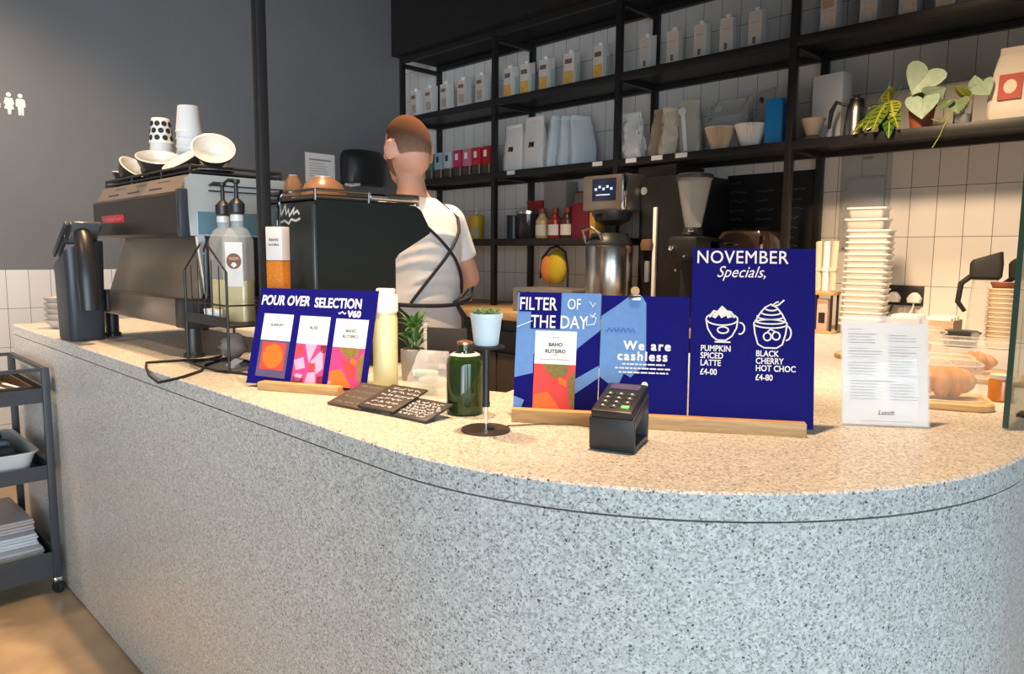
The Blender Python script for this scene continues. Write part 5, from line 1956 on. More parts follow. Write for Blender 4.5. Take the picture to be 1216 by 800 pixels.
for c, u, v, s, m_ in (((.03, -.05, .245), (-.35, -.25, -.75), (1, .25, 0), .165, PALELEAF), ((.02, -.065, .125), (.1, -.3, -1), (1, .1, 0), .135, PALELEAF), ((.045, -.06, .135), (.9, -.25, .25), (0.1, -.7, .7), .10, PALELEAF), ((.01, -.03, .145), (-.7, -.3, .15), (0.2, -.6, .7), .08, LEAF2), ((-.02, -.02, .14), (-.5, -.4, -.2), (.6, -.6, .3), .07, LEAF2)):
    b = MB(m_)
    heart(b, c, u, v, s)
    b.build('heart_leaf', t)
b = MB(SAGE)
for c in ((.03, -.05, .245), (.02, -.065, .125), (.045, -.06, .135), (.01, -.03, .145)):
    b.tube([(0, 0, .11), (c[0] * .6, c[1] * .4, .11 + (c[2] - .11) * .8 + .01), c], 0.0022, 5)
b.build('stem', t)

# trailing plant in a glass
t = thing('potted_plant', 'trailing pale plant in a glass jar between the terracotta pot and the red-badged bag', 'potted plant', (-0.935, 3.66, MZ))
b = MB(GLASS)
b.lathe([(0, 0), (0.032, 0), (0.034, 0.003), (0.034, 0.085), (0.031, 0.085), (0.031, 0.006), (0, 0.006)], 28)
b.build('jar', t)
b = MB(mat('white_pebbles', (0.6, 0.6, 0.58), 0.7, var=0.3, scale=120))
b.lathe([(0, 0.0065), (0.0305, 0.0065), (0.0305, 0.045), (0, 0.047)], 20)
b.build('pebble_fill', t)
for c, u, v, s, m_ in (((.065, -.02, .155), (.5, -.3, -.6), (.7, .2, .5), .095, PALELEAF), ((.045, -.02, .16), (-.1, -.1, .95), (1, 0, 0), .055, PALELEAF), ((.01, -.03, .12), (-.5, -.5, .6), (.6, -.6, 0), .085, LEAF2), ((-.01, -.04, .10), (.1, -.3, -.9), (1, 0, 0), .085, SAGE), ((-.045, -.04, .10), (-.5, -.4, -.7), (.8, -.4, 0), .075, SAGE)):
    b = MB(m_)
    heart(b, c, u, v, s)
    b.build('heart_leaf', t)
b = MB(LEAF2)
for c in ((.065, -.02, .155), (.045, -.02, .16), (.01, -.03, .12), (-.045, -.04, .10)):
    b.tube([(0, 0, .04), (c[0] * .4, c[1] * .4, .10), c], 0.002, 5)
b.tube([(0, 0, .05), (-.02, -.04, .09), (-.035, -.082, .02), (-.06, -.086, -.05), (-.085, -.085, -.095)], 0.0018, 5)
b.tube([(-.02, -.04, .09), (-.06, -.075, .01), (-.10, -.07, .03)], 0.0018, 5)
b.build('stem', t)
pouch_bag('gift_bag', 'white bag with red square badge at the right end of the middle shelf', 'bag', (-0.735, 3.69, MZ), -2, 0.21, 0.10, 0.30, mat('warm_white_bag', (0.72, 0.66, 0.58), 0.5, var=0.05), None, 0.003, 23, None, 0.86)
t = bpy.data.objects['gift_bag']
b = MB(mat('brick_red_badge', (0.42, 0.045, 0.02), 0.5))
b.T = Matrix.Translation((-0.028, -0.046, 0.135)) @ Matrix.Rotation(R(-9), 4, 'X')
b.box((0, 0, 0), (0.085, 0.004, 0.105))
b.use(mat('cream_badge_print', (0.72, 0.6, 0.5), 0.5))
b.lathe([(0.024, 0), (0.024, 0.0012)], 12, at=(0, -0.002, 0.0), rot=(PI / 2, 0, 0), sy=1.25)
b.build('badge', t)

# ================================================================== low shelf
LZ = SHZ['low'] + 0.0005
def jar(name, label, cat, x, y, prof, m_, lid=None, lidm=None, lab=None, labm=None, base=LZ):
    t = thing(name, label, cat, (x, y, base))
    b = MB(m_)
    b.lathe(prof, 28)
    b.build(name.split('_')[-1] + '_body', t)
    if lid:
        b = MB(lidm)
        b.lathe(lid, 24)
        b.build('lid', t)
    if lab:
        b = MB(labm)
        r_, z0, z1 = lab
        b.loft([[((r_) * math.cos(a), (r_) * math.sin(a), z) for a in [R(200 + 140 * j / 16) for j in range(17)]] + [] for z in (z0, z1)], closed=False)
        b.build('label', t)
    return t


jar('syrup_tin', 'yellow topped tin with white pump on the low shelf beside the barista', 'tin', -4.12, 3.72, [(0, 0), (0.055, 0), (0.055, 0.09), (0.058, 0.091), (0.058, 0.17), (0.05, 0.18), (0, 0.18)], mat('yellow_enamel_tin', (0.68, 0.42, 0.02), 0.4), [(0.018, 0.18), (0.018, 0.20), (0.007, 0.205), (0.007, 0.235), (0, 0.236)], CERAMIC, (0.0566, 0.012, 0.085), mat('pale_tin_label', (0.5, 0.42, 0.3), 0.6))
jar('storage_jar', 'dark jar with bluish contents at the left of the second low bay', 'jar', -3.725, 3.72, [(0, 0), (0.05, 0), (0.05, 0.15), (0, 0.15)], mat('blue_black_contents', (0.02, 0.03, 0.045), 0.3), [(0.052, 0.15), (0.052, 0.165), (0, 0.166)], BLACKP)
jar('storage_jar', 'wide dark glass jar with steel lid on the low shelf', 'jar', -3.585, 3.72, [(0, 0), (0.075, 0), (0.078, 0.005), (0.078, 0.17), (0, 0.17)], mat('smoked_jar', (0.04, 0.035, 0.035), 0.1), [(0.080, 0.17), (0.080, 0.190), (0.07, 0.194), (0, 0.195)], STEEL)
LB = [('pale yellow sauce bottle with red cap on the low shelf', -3.42, (0.62, 0.45, 0.22), (0.8, 0.75, 0.6)), ('red sauce bottle with white label on the low shelf', -3.305, (0.32, 0.03, 0.02), (0.75, 0.7, 0.68)), ('dark brown sauce bottle with white label on the low shelf', -3.195, (0.07, 0.03, 0.02), (0.7, 0.66, 0.62))]
for k, (lb, x, c, lc) in enumerate(LB):
    jar('sauce_bottle', lb, 'bottle', x, 3.69, [(0, 0), (0.045, 0), (0.047, 0.004), (0.047, 0.12), (0.022, 0.155), (0.020, 0.17), (0, 0.17)], mat('sauce_%d' % k if False else ['mustard_sauce', 'tomato_sauce', 'brown_sauce'][k], c, 0.25), [(0.024, 0.165), (0.024, 0.20), (0, 0.201)], mat('rust_red_cap', (0.25, 0.05, 0.025), 0.4), (0.0478, 0.02, 0.09), mat(['cream_label', 'white_label', 'off_white_label'][k], lc, 0.6))
def carton_box(label, x, y, w_, d_, h_, col, lidcol=None, base=LZ, rz=0, cat='box', name='storage_box'):
    t = thing(name, label, cat, (x, y, base), R(rz))
    b = MB(mat(name + '_%s' % ''.join(ch for ch in label.split(',')[0].replace(' ', '_')[:40] if ch.isalpha() or ch == '_'), col, 0.55))
    b.box((0, 0, h_ / 2), (w_, d_, h_), bev=0.002)
    b.build('box_body', t)
    b = MB(mat('lid_' + name + '_%d' % int(1000 * x * x), lidcol or col, 0.5))
    b.box((0, 0, h_ + 0.004), (w_ + 0.006, d_ + 0.006, 0.010), bev=0.001)
    b.build('lid', t)
    return t


carton_box('grey upright box with red lid behind the sauce bottles', -3.62, 3.87, 0.14, 0.10, 0.26, (0.30, 0.03, 0.02), (0.36, 0.03, 0.02))
carton_box('pale grey upright box behind the red sauce bottle', -3.42, 3.87, 0.20, 0.12, 0.38, (0.30, 0.28, 0.26))
carton_box('grey box with dark red lid beside the maroon carton', -3.12, 3.86, 0.22, 0.12, 0.30, (0.26, 0.24, 0.22), (0.20, 0.02, 0.02))
carton_box('maroon upright carton on the low shelf', -3.055, 3.70, 0.14, 0.10, 0.215, (0.16, 0.012, 0.03), (0.20, 0.02, 0.04), name='tea_carton', cat='carton')
carton_box('slim mustard yellow carton at the right end of the low shelf', -2.955, 3.70, 0.045, 0.10, 0.20, (0.50, 0.31, 0.05), name='tea_carton', cat='carton')
# hanging round pouch
t = thing('round_pouch', 'round yellow and orange pouch hanging from a black hook under the low shelf', 'pouch', (-3.285, 3.66, 1.368))
b = MB(mat('yellow_cloth', (0.52, 0.38, 0.02), 0.7, var=0.12))
b.ball((0.03, 0, 0), (0.085, 0.05, 0.115))
b.build('yellow_panel', t)
b = MB(mat('orange_cloth', (0.55, 0.20, 0.04), 0.7, var=0.12))
b.ball((-0.035, -0.01, -0.012), (0.062, 0.045, 0.095))
b.build('orange_panel', t)
b = MB(BLACKM)
b.tube([(-0.12, 0, -0.08), (-0.10, 0, 0.06), (-0.03, 0, 0.125), (0.03, 0, 0.136), (0.10, 0, 0.10), (0.125, 0, -0.02), (0.125, 0, -0.14)], 0.008, 8)
b.tube([(0.0, 0.0, 0.13), (0.0, 0.0, 0.136)], 0.006, 8)
b.build('hook', t)

# ================================================================== back worktop
WT = 1.0875
t = thing('rinse_tray', 'low steel rinse tray with a row of square holes behind the filter board', 'tray', (-3.10, 3.48, WT))
b = MB(mat('dull_steel', (0.36, 0.35, 0.34), 0.4, 0.7))
b.box((0, 0, 0.075), (0.50, 0.28, 0.15), bev=0.006)
b.build('tray_body', t)
b = MB(BLACKP)
for k in range(6):
    b.box((-0.19 + 0.076 * k, -0.1405, 0.115), (0.026, 0.002, 0.026))
b.build('hole_row', t)
# batch brewer
BRX = mat('black_enamel', (0.012, 0.012, 0.013), 0.35)
t = thing('coffee_brewer', 'tall black and steel filter coffee brewer with lit display, above the steel flask', 'coffee brewer', (-2.45, 3.6, WT))
b = MB(BRX)
b.box((0.125, 0.10, 0.40), (0.35, 0.38, 0.80), bev=0.006)
b.box((0.02, 0.12, 0.83), (0.26, 0.30, 0.075), bev=0.006)
b.build('tower', t)
b = MB(mat('champagne_steel', (0.30, 0.26, 0.23), 0.3, 0.8))
b.box((-0.205, -0.122, 0.715), (0.32, 0.195, 0.205), bev=0.012)
b.build('brew_head', t)
b = MB(CHROME)
b.box((-0.058, -0.224, 0.715), (0.036, 0.02, 0.205), bev=0.008)
b.build('chrome_edge', t)
b = MB(mat('display_glass', (0.012, 0.02, 0.05), 0.12))
b.box((-0.205, -0.221, 0.735), (0.17, 0.004, 0.125), bev=0.001)
dsp = b.build('display', t)
b = MB(mat('display_icons_lit', (0.35, 0.5, 0.9), 0.4, emit=0.8))
for k in range(5):
    b.box((-0.262 + 0.028 * k, -0.2236, 0.738 + 0.012 * (k % 2)), (0.016, 0.001, 0.014))
b.box((-0.21, -0.2236, 0.705), (0.10, 0.001, 0.006))
b.build('lit_icons', dsp)
b = MB(BLACKP)
b.lathe([(0.05, 0.535), (0.10, 0.56), (0.115, 0.60), (0.115, 0.618)], 32, at=(-0.195, -0.15, 0))
b.tube([(-0.195, -0.26, 0.595), (-0.195, -0.32, 0.59)], 0.014, 10)
b.build('brew_basket', t)
b = MB(mat('white_light_strip', (0.85, 0.84, 0.82), 0.4))
b.box((0.07, -0.100, 0.36), (0.022, 0.02, 0.54), bev=0.004)
b.build('white_rail', t)
b = MB(mat('grey_round_emblem', (0.25, 0.27, 0.28), 0.4))
b.lathe([(0.022, 0), (0.022, 0.002)], 20, at=(-0.02, -0.0905, 0.725), rot=(PI / 2, 0, 0))
b.build('emblem', t)
b = MB(BLACKP)
b.box((-0.16, -0.19, 0.015), (0.36, 0.32, 0.03), bev=0.004)
b.build('base_tray', t)
b = MB(mat('brown_tap', (0.16, 0.09, 0.06), 0.4))
b.lathe([(0, -0.03), (0.04, -0.03), (0.045, 0), (0.038, 0.03), (0, 0.035)], 20, at=(0.025, -0.10, 0.42))
b.use(GREYP)
b.box((0.025, -0.10, 0.27), (0.03, 0.02, 0.12), bev=0.004)
b.build('tap', t)
t = thing('thermal_flask', 'large brushed steel thermal flask with black lid under the brewer', 'flask', (-2.615, 3.39, WT + 0.0305))
b = MB(STEEL)
b.lathe([(0, 0), (0.130, 0), (0.136, 0.01), (0.136, 0.375), (0.132, 0.385), (0, 0.386)], 48)
b.build('flask_body', t)
b = MB(BLACKP)
b.lathe([(0.133, 0.385), (0.131, 0.405), (0.115, 0.425), (0.105, 0.455), (0, 0.458)], 40)
b.build('lid', t)
b = MB(STEEL)
b.tube([(-0.09, -0.10, 0.40), (-0.095, -0.125, 0.47), (-0.02, -0.14, 0.485), (0.03, -0.13, 0.45), (0.035, -0.11, 0.41)], 0.010, 10)
b.build('handle', t)
# grinder
t = thing('coffee_grinder', 'black coffee grinder with clear conical hopper beside the brewer', 'coffee grinder', (-2.03, 3.32, WT))
b = MB(BLACKM)
b.box((0, 0.04, 0.02), (0.19, 0.28, 0.04), bev=0.006)
b.box((0, 0.10, 0.24), (0.17, 0.16, 0.42), bev=0.015)
b.box((0, 0.02, 0.40), (0.17, 0.24, 0.12), bev=0.02)
b.build('grinder_body', t)
b = MB(mat('smoky_clear_hopper', (0.75, 0.78, 0.78), 0.06, alpha=0.16, var=0.02))
b.lathe([(0.038, 0.50), (0.045, 0.52), (0.088, 0.745), (0.092, 0.75), (0.085, 0.75), (0.042, 0.525), (0.034, 0.50)], 36, cap0=False, cap1=False)
b.build('hopper', t)
b = MB(BLACKP)
b.lathe([(0, 0.75), (0.094, 0.75), (0.094, 0.768), (0.08, 0.775), (0.0, 0.778)], 36)
b.build('hopper_lid', t)
b = MB(BLACKP)
b.lathe([(0.05, 0.455), (0.055, 0.47), (0.042, 0.505), (0, 0.505)], 28)
b.use(CHROME)
b.box((0.02, -0.05, 0.488), (0.03, 0.012, 0.018), bev=0.004)
b.build('collar', t)
b = MB(CHROME)
b.lathe([(0, 0), (0.014, 0), (0.014, 0.02), (0, 0.022)], 14, at=(-0.05, -0.10, 0.40), rot=(PI / 2, 0, 0))
b.lathe([(0, 0), (0.008, 0), (0.008, 0.02), (0, 0.022)], 14, at=(0.03, -0.10, 0.36), rot=(PI / 2, 0, 0))
b.tube([(0, -0.09, 0.30), (0, -0.15, 0.29)], 0.008, 8)
b.build('dosing_switch', t)
# chalkboard on the wall
t = thing('menu_chalkboard', 'black chalkboard menu with faint writing on the tiled wall behind the shelf upright', 'chalkboard', (-1.957, YW - 0.0005, 1.645))
b = MB(mat('blackboard_paint', (0.012, 0.012, 0.014), 0.6, var=0.4))
b.box((0, -0.006, 0), (0.52, 0.010, 0.545), bev=0.001)
b.build('board', t)
b = MB(mat('faded_chalk', (0.16, 0.16, 0.17), 0.9))
rnd = random.Random(15)
b.T = Matrix.Translation((0, -0.0112, 0))
for col in range(3):
    x0 = -0.24 + col * 0.165
    for k in range(9):
        if rnd.random() < 0.2:
            continue
        n_ = int(rnd.uniform(9, 17))
        zz = 0.225 - 0.052 * k
        b.strip([(x0 + 0.008 * j, zz + rnd.uniform(-0.008, 0.008)) for j in range(n_)], 0.003, 0)
b.build('chalk_writing', t)
# counter oven
t = thing('counter_oven', 'dark small counter oven with brown tinted lid in front of the chalkboard', 'oven', (-1.90, 3.72, WT))
b = MB(BRX)
b.box((0, 0, 0.18), (0.34, 0.34, 0.36), bev=0.01)
b.build('oven_body', t)
b = MB(mat('brown_tinted_lid', (0.07, 0.04, 0.03), 0.12, coat=0.5))
b.loft([[(*p, z) for p in rrect(w_, d_, 0.04, 5)] for w_, d_, z in ((0.33, 0.33, 0.361), (0.32, 0.32, 0.43), (0.26, 0.26, 0.49), (0.2, 0.2, 0.50))])
b.build('lid', t)
b = MB(CHROME)
b.tube([(0.13, -0.175, 0.37), (0.14, -0.19, 0.42), (0.12, -0.15, 0.46)], 0.010, 8)
b.build('handle', t)
b = MB(CHROME)
b.box((-0.05, -0.158, 0.425), (0.09, 0.010, 0.012), bev=0.002)
b.build('maker_plate', t)

# ------------------------------------------------------------------ right side of the counter, along the wall
t = thing('stick_holder', 'wooden holder with tall pale stirrer bundles beside the plastic tub tower', 'holder', (-1.415, 3.50, CT), R(0))
b = MB(OAK)
b.box((0, 0, 0.190), (0.115, 0.09, 0.018), bev=0.002)
b.box((0, 0, 0.006), (0.115, 0.09, 0.012), bev=0.002)
b.build('shelf_plate', t)
for sx in (-1, 1):
    for sy in (-1, 1):
        b = MB(BLACKM)
        b.tube([(sx * 0.048, sy * 0.036, 0.01), (sx * 0.048, sy * 0.036, 0.185)], 0.006, 8)
        b.build('leg', t)
STK = mat('pale_birch', (0.66, 0.56, 0.44), 0.6, var=0.1)
for k, (dx, lb) in enumerate(((-0.034, 'left stirrer bundle in the wooden holder'), (0.0, 'middle stirrer bundle in the wooden holder'), (0.034, 'stirrer bundle in the wooden holder, nearest the tub tower'))):
    tt = thing('stirrer_bundle', lb, 'stirrers', (-1.415 + dx, 3.50, CT + 0.2005), rot=(0, R(1.2 * (k - 1)), 0), group='stirrer bundles')
    b = MB(STK if k != 1 else PAPER)
    rnd = random.Random(k)
    for j in range(7):
        a = j * 2 * PI / 6
        r_ = 0.0095 if j < 6 else 0
        b.box((r_ * math.cos(a), r_ * math.sin(a), 0.115 + rnd.uniform(-.004, .004)), (0.009, 0.0085, 0.23), rot=(0, 0, a))
    b.box((0, 0, 0.10), (0.031, 0.031, 0.014))
    b.build('sticks', tt)
t = thing('pink_sachet_box', 'small pinkish dispenser under the wooden stirrer holder', 'dispenser', (-1.415, 3.50, CT + 0.0125))
b = MB(mat('dusty_pink_card', (0.55, 0.38, 0.34), 0.6))
b.box((0, 0, 0.075), (0.05, 0.045, 0.15), bev=0.003)
b.build('box_body', t)
b = MB(BLACKP)
b.box((0, -0.0228, 0.06), (0.03, 0.001, 0.05))
b.build('slot', t)

TUB = mat('frosted_white_plastic', (0.72, 0.71, 0.67), 0.35, alpha=0.92, var=0.05)


def tub(w_, d_, h_):
    t = bpy.data.objects.new('plastic_tub', None)
    C.objects.link(t)
    b = MB(TUB)
    b.loft([[(*p, z) for p in rrect(x, y, 0.02, 4)] for x, y, z in ((w_ - 0.03, d_ - 0.03, 0), (w_ - 0.026, d_ - 0.026, 0.003), (w_ - 0.008, d_ - 0.008, h_), (w_ - 0.012, d_ - 0.012, h_), (w_ - 0.03, d_ - 0.03, 0.0045))])
    b.build('tub_body', t)
    b = MB(mat('white_plastic_rim', (0.80, 0.79, 0.75), 0.35))
    b.loft([[(*p, z) for p in rrect(x, y, 0.02, 4)] for x, y, z in ((w_ - 0.009, d_ - 0.009, h_ - 0.008), (w_, d_, h_ - 0.008), (w_, d_, h_), (w_ - 0.011, d_ - 0.011, h_))], cap0=False, cap1=False)
    b.build('rim', t)
    return t


NUM = ['lowest', 'second', 'third', 'fourth', 'fifth', 'sixth', 'seventh', 'eighth', 'ninth', 'tenth', 'eleventh', 'twelfth', 'thirteenth', 'fourteenth', 'fifteenth', 'sixteenth', 'seventeenth', 'eighteenth']
src = tub(0.19, 0.15, 0.055)
for k in range(17):
    o = src if k == 0 else dup(src, (0, 0, 0))
    o.location = (-1.265 + 0.0008 * k, 3.585, CT + 0.0005 + 0.0268 * k)
    o.rotation_euler = (0, 0, R(6 + 0.12 * k))
    tag(o, NUM[k] + ' white plastic tub' + (' from the bottom' if k else '') + ' of the tall nested tower', 'plastic tub', 'tub tower')
src = tub(0.185, 0.145, 0.05)
base = CT + 0.0268 * 16 + 0.056
for k in range(2):
    o = src if k == 0 else dup(src, (0, 0, 0))
    o.location = (-1.268, 3.585, base + 0.0510 * k)
    o.rotation_euler = (0, 0, R(7))
    o.scale = (1, 1, 1) if k == 0 else (0.92, 0.92, 1)
    tag(o, ['second-from-top tub, resting flat on the nested tower', 'topmost slightly smaller tub of the whole tower'][k], 'plastic tub', 'tub tower')
t = thing('leaflet_holder', 'clear acrylic leaflet holder on the tiled wall above the tub tower', 'leaflet holder', (-1.44, YW - 0.0005, 1.73))
b = MB(mat('faint_grey_acrylic', (0.60, 0.62, 0.64), 0.1, alpha=0.35))
b.box((0, -0.004, 0), (0.25, 0.006, 0.50), bev=0.001)
b.box((0, -0.024, -0.05), (0.20, 0.004, 0.36), bev=0.001)
b.box((0, -0.014, -0.23), (0.20, 0.02, 0.004))
b.build('acrylic_sheet', t)
b = MB(mat('pale_leaflet', (0.52, 0.54, 0.57), 0.6))
b.box((0, -0.014, -0.03), (0.18, 0.003, 0.30))
b.build('leaflet', t)
b = MB(GREYINK)
b.box((0.005, -0.0076, 0.225), (0.05, 0.001, 0.014))
b.build('printed_logo', t)
t = thing('double_socket', 'black double wall socket on the tiles beside the tub tower', 'socket', (-1.215, YW - 0.0005, 1.262))
b = MB(BLACKP)
b.box((0, -0.005, 0), (0.170, 0.010, 0.100), bev=0.003)
b.build('face_plate', t)
b = MB(DARKP)
for sx in (-0.05, 0.05):
    b.box((sx, -0.0105, 0.036), (0.018, 0.004, 0.012), bev=0.001)
b.build('switch', t)
for k, dx in enumerate((-0.048, 0.048)):
    tt = thing('mains_plug', ['white mains plug in the socket half nearer the tub tower', 'white mains plug in the socket half further from the tub tower'][k], 'plug', (-1.215 + dx, YW - 0.011, 1.248), group='plugs in the double socket')
    b = MB(WHITE)
    pl = [(-0.028, -0.022), (0.028, -0.022), (0.032, 0.0), (0.022, 0.018), (0.008, 0.030), (-0.008, 0.030), (-0.022, 0.018), (-0.032, 0.0)]
    b.loft([[(x, 0, z) for x, z in pl], [(x * 0.95, -0.03, z * 0.95) for x, z in pl], [(x * 0.8, -0.036, z * 0.8) for x, z in pl]])
    b.build('plug_body', tt)
    b = MB(RUBBER if k == 0 else WHITE)
    b.tube([(0, -0.018, -0.022), (0, -0.022, -0.045), (-0.02, -0.03, -0.09), (-0.03, -0.05, -0.150)], 0.004, 8)
    b.build('cable', tt)
# kraft boxes by the wall
for k, (x, w_) in enumerate(((-1.075, 0.13), (-0.937, 0.12))):
    t = thing('kraft_box', ['open kraft box of wrapped napkins, nearest the double socket', 'second open kraft box, beside the black lidded tray'][k], 'box', (x, 3.60, CT + 0.0005), R(2), 'kraft boxes by the wall')
    b = MB(KR)
    b.box((0, 0, 0.003), (w_, 0.16, 0.006))
    for s in (-1, 1):
        b.box((0, s * 0.078, 0.045), (w_, 0.004, 0.09))
        b.box((s * (w_ / 2 - 0.002), 0, 0.045), (0.004, 0.152, 0.09))
    b.build('box_body', t)
    rnd = random.Random(k)
    for j in range(3):
        tt = thing('napkin_pack', ['front', 'middle', 'rear'][j] + ' white napkin pack in the ' + ['kraft box nearest the socket', 'kraft box beside the black tray'][k], 'napkins', (x, 3.555 + 0.045 * j, CT + 0.0075), rot=(R(4), 0, R(2)), group='napkin packs')
        b = MB(mat('soft_white_napkin', (0.74, 0.70, 0.64), 0.8))
        b.box((0, 0, 0.049), (w_ - 0.02, 0.035, 0.098), bev=0.006)
        b.build('napkin_stack', tt)
        b = MB(KR)
        b.box((0, 0, 0.03), (w_ - 0.018, 0.037, 0.02), bev=0.003)
        b.build('paper_band', tt)
t = thing('black_tray', 'small black lidded tray beside the kraft boxes', 'tray', (-0.815, 3.40, CT + 0.0005))
b = MB(BLACKP)
b.loft([[(*p, z) for p in rrect(x, y, 0.02, 4)] for x, y, z in ((0.10, 0.10, 0), (0.12, 0.12, 0.05))])
b.build('tray_body', t)
b = MB(BLACKP)
b.loft([[(*p, z) for p in rrect(x, y, 0.02, 4)] for x, y, z in ((0.128, 0.128, 0.0505), (0.128, 0.128, 0.058), (0.10, 0.10, 0.066))])
b.build('lid', t)
KB = mat('kraft_bowl_paper', (0.62, 0.50, 0.34), 0.6, var=0.08)
for k in range(12):
    t = thing('paper_bowl', NUM[k] + ' kraft paper bowl' + (' from the bottom' if k else '') + ' of the stack beside the glass screen', 'paper bowl', (-0.685, 3.42, CT + 0.0005 + 0.0185 * k), group='kraft bowl stack')
    b = MB(KB)
    b.lathe([(0, 0), (0.038, 0), (0.040, 0.002), (0.0485, 0.034), (0.0515, 0.034), (0.0515, 0.039), (0.0475, 0.038), (0.039, 0.0045), (0, 0.004)], 28)
    b.build('bowl_wall', t)
t = thing('paper_bowl', 'reddish brown bowl on top of the kraft bowl stack', 'paper bowl', (-0.685, 3.42, CT + 0.0005 + 0.0185 * 11 + 0.0395), group='kraft bowl stack')
b = MB(mat('rust_brown_bowl', (0.30, 0.10, 0.05), 0.6))
b.lathe([(0, 0), (0.036, 0), (0.046, 0.022), (0.043, 0.022), (0.034, 0.004), (0, 0.004)], 28)
b.build('bowl_wall', t)
# upturned blender jugs
for k, (x, y, rz) in enumerate(((-0.80, 3.66, 12), (-0.655, 3.72, -20))):
    t = thing('blender_jug', ['upturned clear blender jug with black base, beside the kraft bowl stack', 'second upturned blender jug with black base, against the tiles behind the glass screen'][k], 'blender jug', (x, y, CT + 0.0005), R(rz), 'upturned blender jugs')
    b = MB(mat('scuffed_clear_jug', (0.62, 0.60, 0.56), 0.15, alpha=0.4, var=0.15))
    b.loft([[(*p, z) for p in rrect(w_, w_, 0.025, 5)] for w_, z in ((0.125, 0), (0.128, 0.004), (0.095, 0.27))], cap0=False, cap1=False)
    b.build('jug_wall', t)
    b = MB(RUBBER)
    b.loft([[(p[0], p[1], z + (0.35 * p[0] if tilt else 0)) for p in rrect(w_, w_, 0.02, 5)] for w_, z, tilt in ((0.098, 0.268, 0), (0.118, 0.28, 0), (0.122, 0.335, 0), (0.112, 0.365, 1), (0.10, 0.37, 1))])
    b.build('black_base', t)
    b = MB(RUBBER)
    b.tube([(-0.055, -0.01, 0.28), (-0.088, -0.02, 0.25), (-0.095, -0.02, 0.17), (-0.068, -0.01, 0.13)], [0.012, 0.012, 0.011, 0.009], 10)
    b.build('handle', t)
# ================================================================== barista
TORSO = [(0.98, .176, .128, 0), (1.08, .172, .126, 0), (1.20, .160, .120, 0), (1.32, .166, .124, -.005), (1.44, .182, .130, -.010), (1.54, .190, .124, -.012), (1.60, .182, .105, -.010), (1.645, .135, .082, -.008), (1.68, .082, .068, -.006), (1.71, .062, .062, -.002)]


def torso(z, grow=0.0):
    for a, c in zip(TORSO, TORSO[1:]):
        if z <= c[0]:
            f = max(0, (z - a[0]) / (c[0] - a[0]))
            return [a[i] + (c[i] - a[i]) * f + (grow if i in (1, 2) else 0) for i in range(4)]
    return list(TORSO[-1])


def on_torso(z, ang, grow):
    """point on the torso; ang 0 = person's right, 90 = front, 270 = back"""
    _, rx, ry, cy = torso(z, grow)
    return (rx * math.cos(R(ang)), cy + ry * math.sin(R(ang)), z)


def fuse(name, b, voxel, smooth, parent, m_):
    o = b.build(name, None)
    rm = o.modifiers.new('r', 'REMESH')
    rm.mode = 'VOXEL'
    rm.voxel_size = voxel
    sm = o.modifiers.new('s', 'SMOOTH')
    sm.iterations = smooth
    sm.factor = 0.5
    dg = bpy.context.evaluated_depsgraph_get()
    me = bpy.data.meshes.new_from_object(o.evaluated_get(dg))
    old = o.data
    o.modifiers.clear()
    o.data = me
    bpy.data.meshes.remove(old)
    me.materials.clear()
    me.materials.append(m_)
    me.polygons.foreach_set('use_smooth', [True] * len(me.polygons))
    me.polygons.foreach_set('material_index', [0] * len(me.polygons))
    me.name = name
    o.parent = parent
    return o


def limb(b, pts, rs):
    b.tube(pts, rs, 16)
    for p, r_ in zip(pts, rs):
        b.ball(p, r_, n=14, m=8)


P = thing('person', 'barista in white T-shirt with crossed dark apron straps, turned away behind the machines', 'person', (-2.40, 1.885, 0.0), R(92))
HT = Matrix.Translation((0, 0, 1.70)) @ Matrix.Scale(1.09, 4) @ Matrix.Rotation(R(-6), 4, 'Z') @ Matrix.Translation((0, 0, -1.69))
b = MB(SKIN)
b.loft([[(rx * .96 * math.cos(a), cy + ry * .96 * math.sin(a), z) for a in [2 * PI * j / 28 for j in range(28)]] for z, rx, ry, cy in [(0.93, .165, .12, 0)] + TORSO])
limb(b, [(0, -.012, 1.62), (0, -.004, 1.70), (0, .004, 1.76)], [.066, .060, .058])
for s, el, wr in ((1, (.262, -.030, 1.345), (.215, .195, 1.245)), (-1, (-.245, .055, 1.345), (-.16, .29, 1.27))):
    sh = (s * .185, -.010, 1.585)
    limb(b, [sh, tuple(sh[i] * .5 + el[i] * .5 for i in range(3)), el], [.064, .054, .043])
    md = tuple(el[i] * .6 + wr[i] * .4 for i in range(3))
    limb(b, [el, md, wr], [.043, .042, .028])
    d = (Vector(wr) - Vector(el)).normalized()
    up = Vector((0, 0, 1))
    up = (up - d * up.dot(d)).normalized()
    side = d.cross(up) * (-s)
    pc = Vector(wr) + d * 0.055
    b.ball(pc, (0.046, 0.017, 0.055), rot=d.to_track_quat('Z', 'Y').to_euler())
    for k in range(4):
        off = up * ((k - 1.5) * 0.021)
        ln = (.052, .060, .057, .044)[3 - k]
        b0 = pc + off + d * 0.034
        b1 = b0 + d * ln * .75 + side * 0.010
        b2 = b1 + d * ln * .45 + side * 0.026
        limb(b, [b0, b1, b2], [.0105, .0095, .008])
    th0 = Vector(wr) + d * 0.03 + up * 0.032
    limb(b, [th0, th0 + d * 0.03 + up * 0.026 + side * 0.01, th0 + d * 0.062 + up * 0.030 + side * 0.022], [.0125, .0115, .009])
for s in (-1, 1):
    limb(b, [(s * .092, 0, 0.98), (s * .10, .01, 0.56), (s * .105, -.015, 0.12)], [.088, .062, .044])
    limb(b, [(s * .105, -.02, 0.07), (s * .115, .11, 0.05)], [.045, .036])
b.T = HT
b.ball((0, 0.000, 1.868), (.079, .098, .103), n=24, m=16)
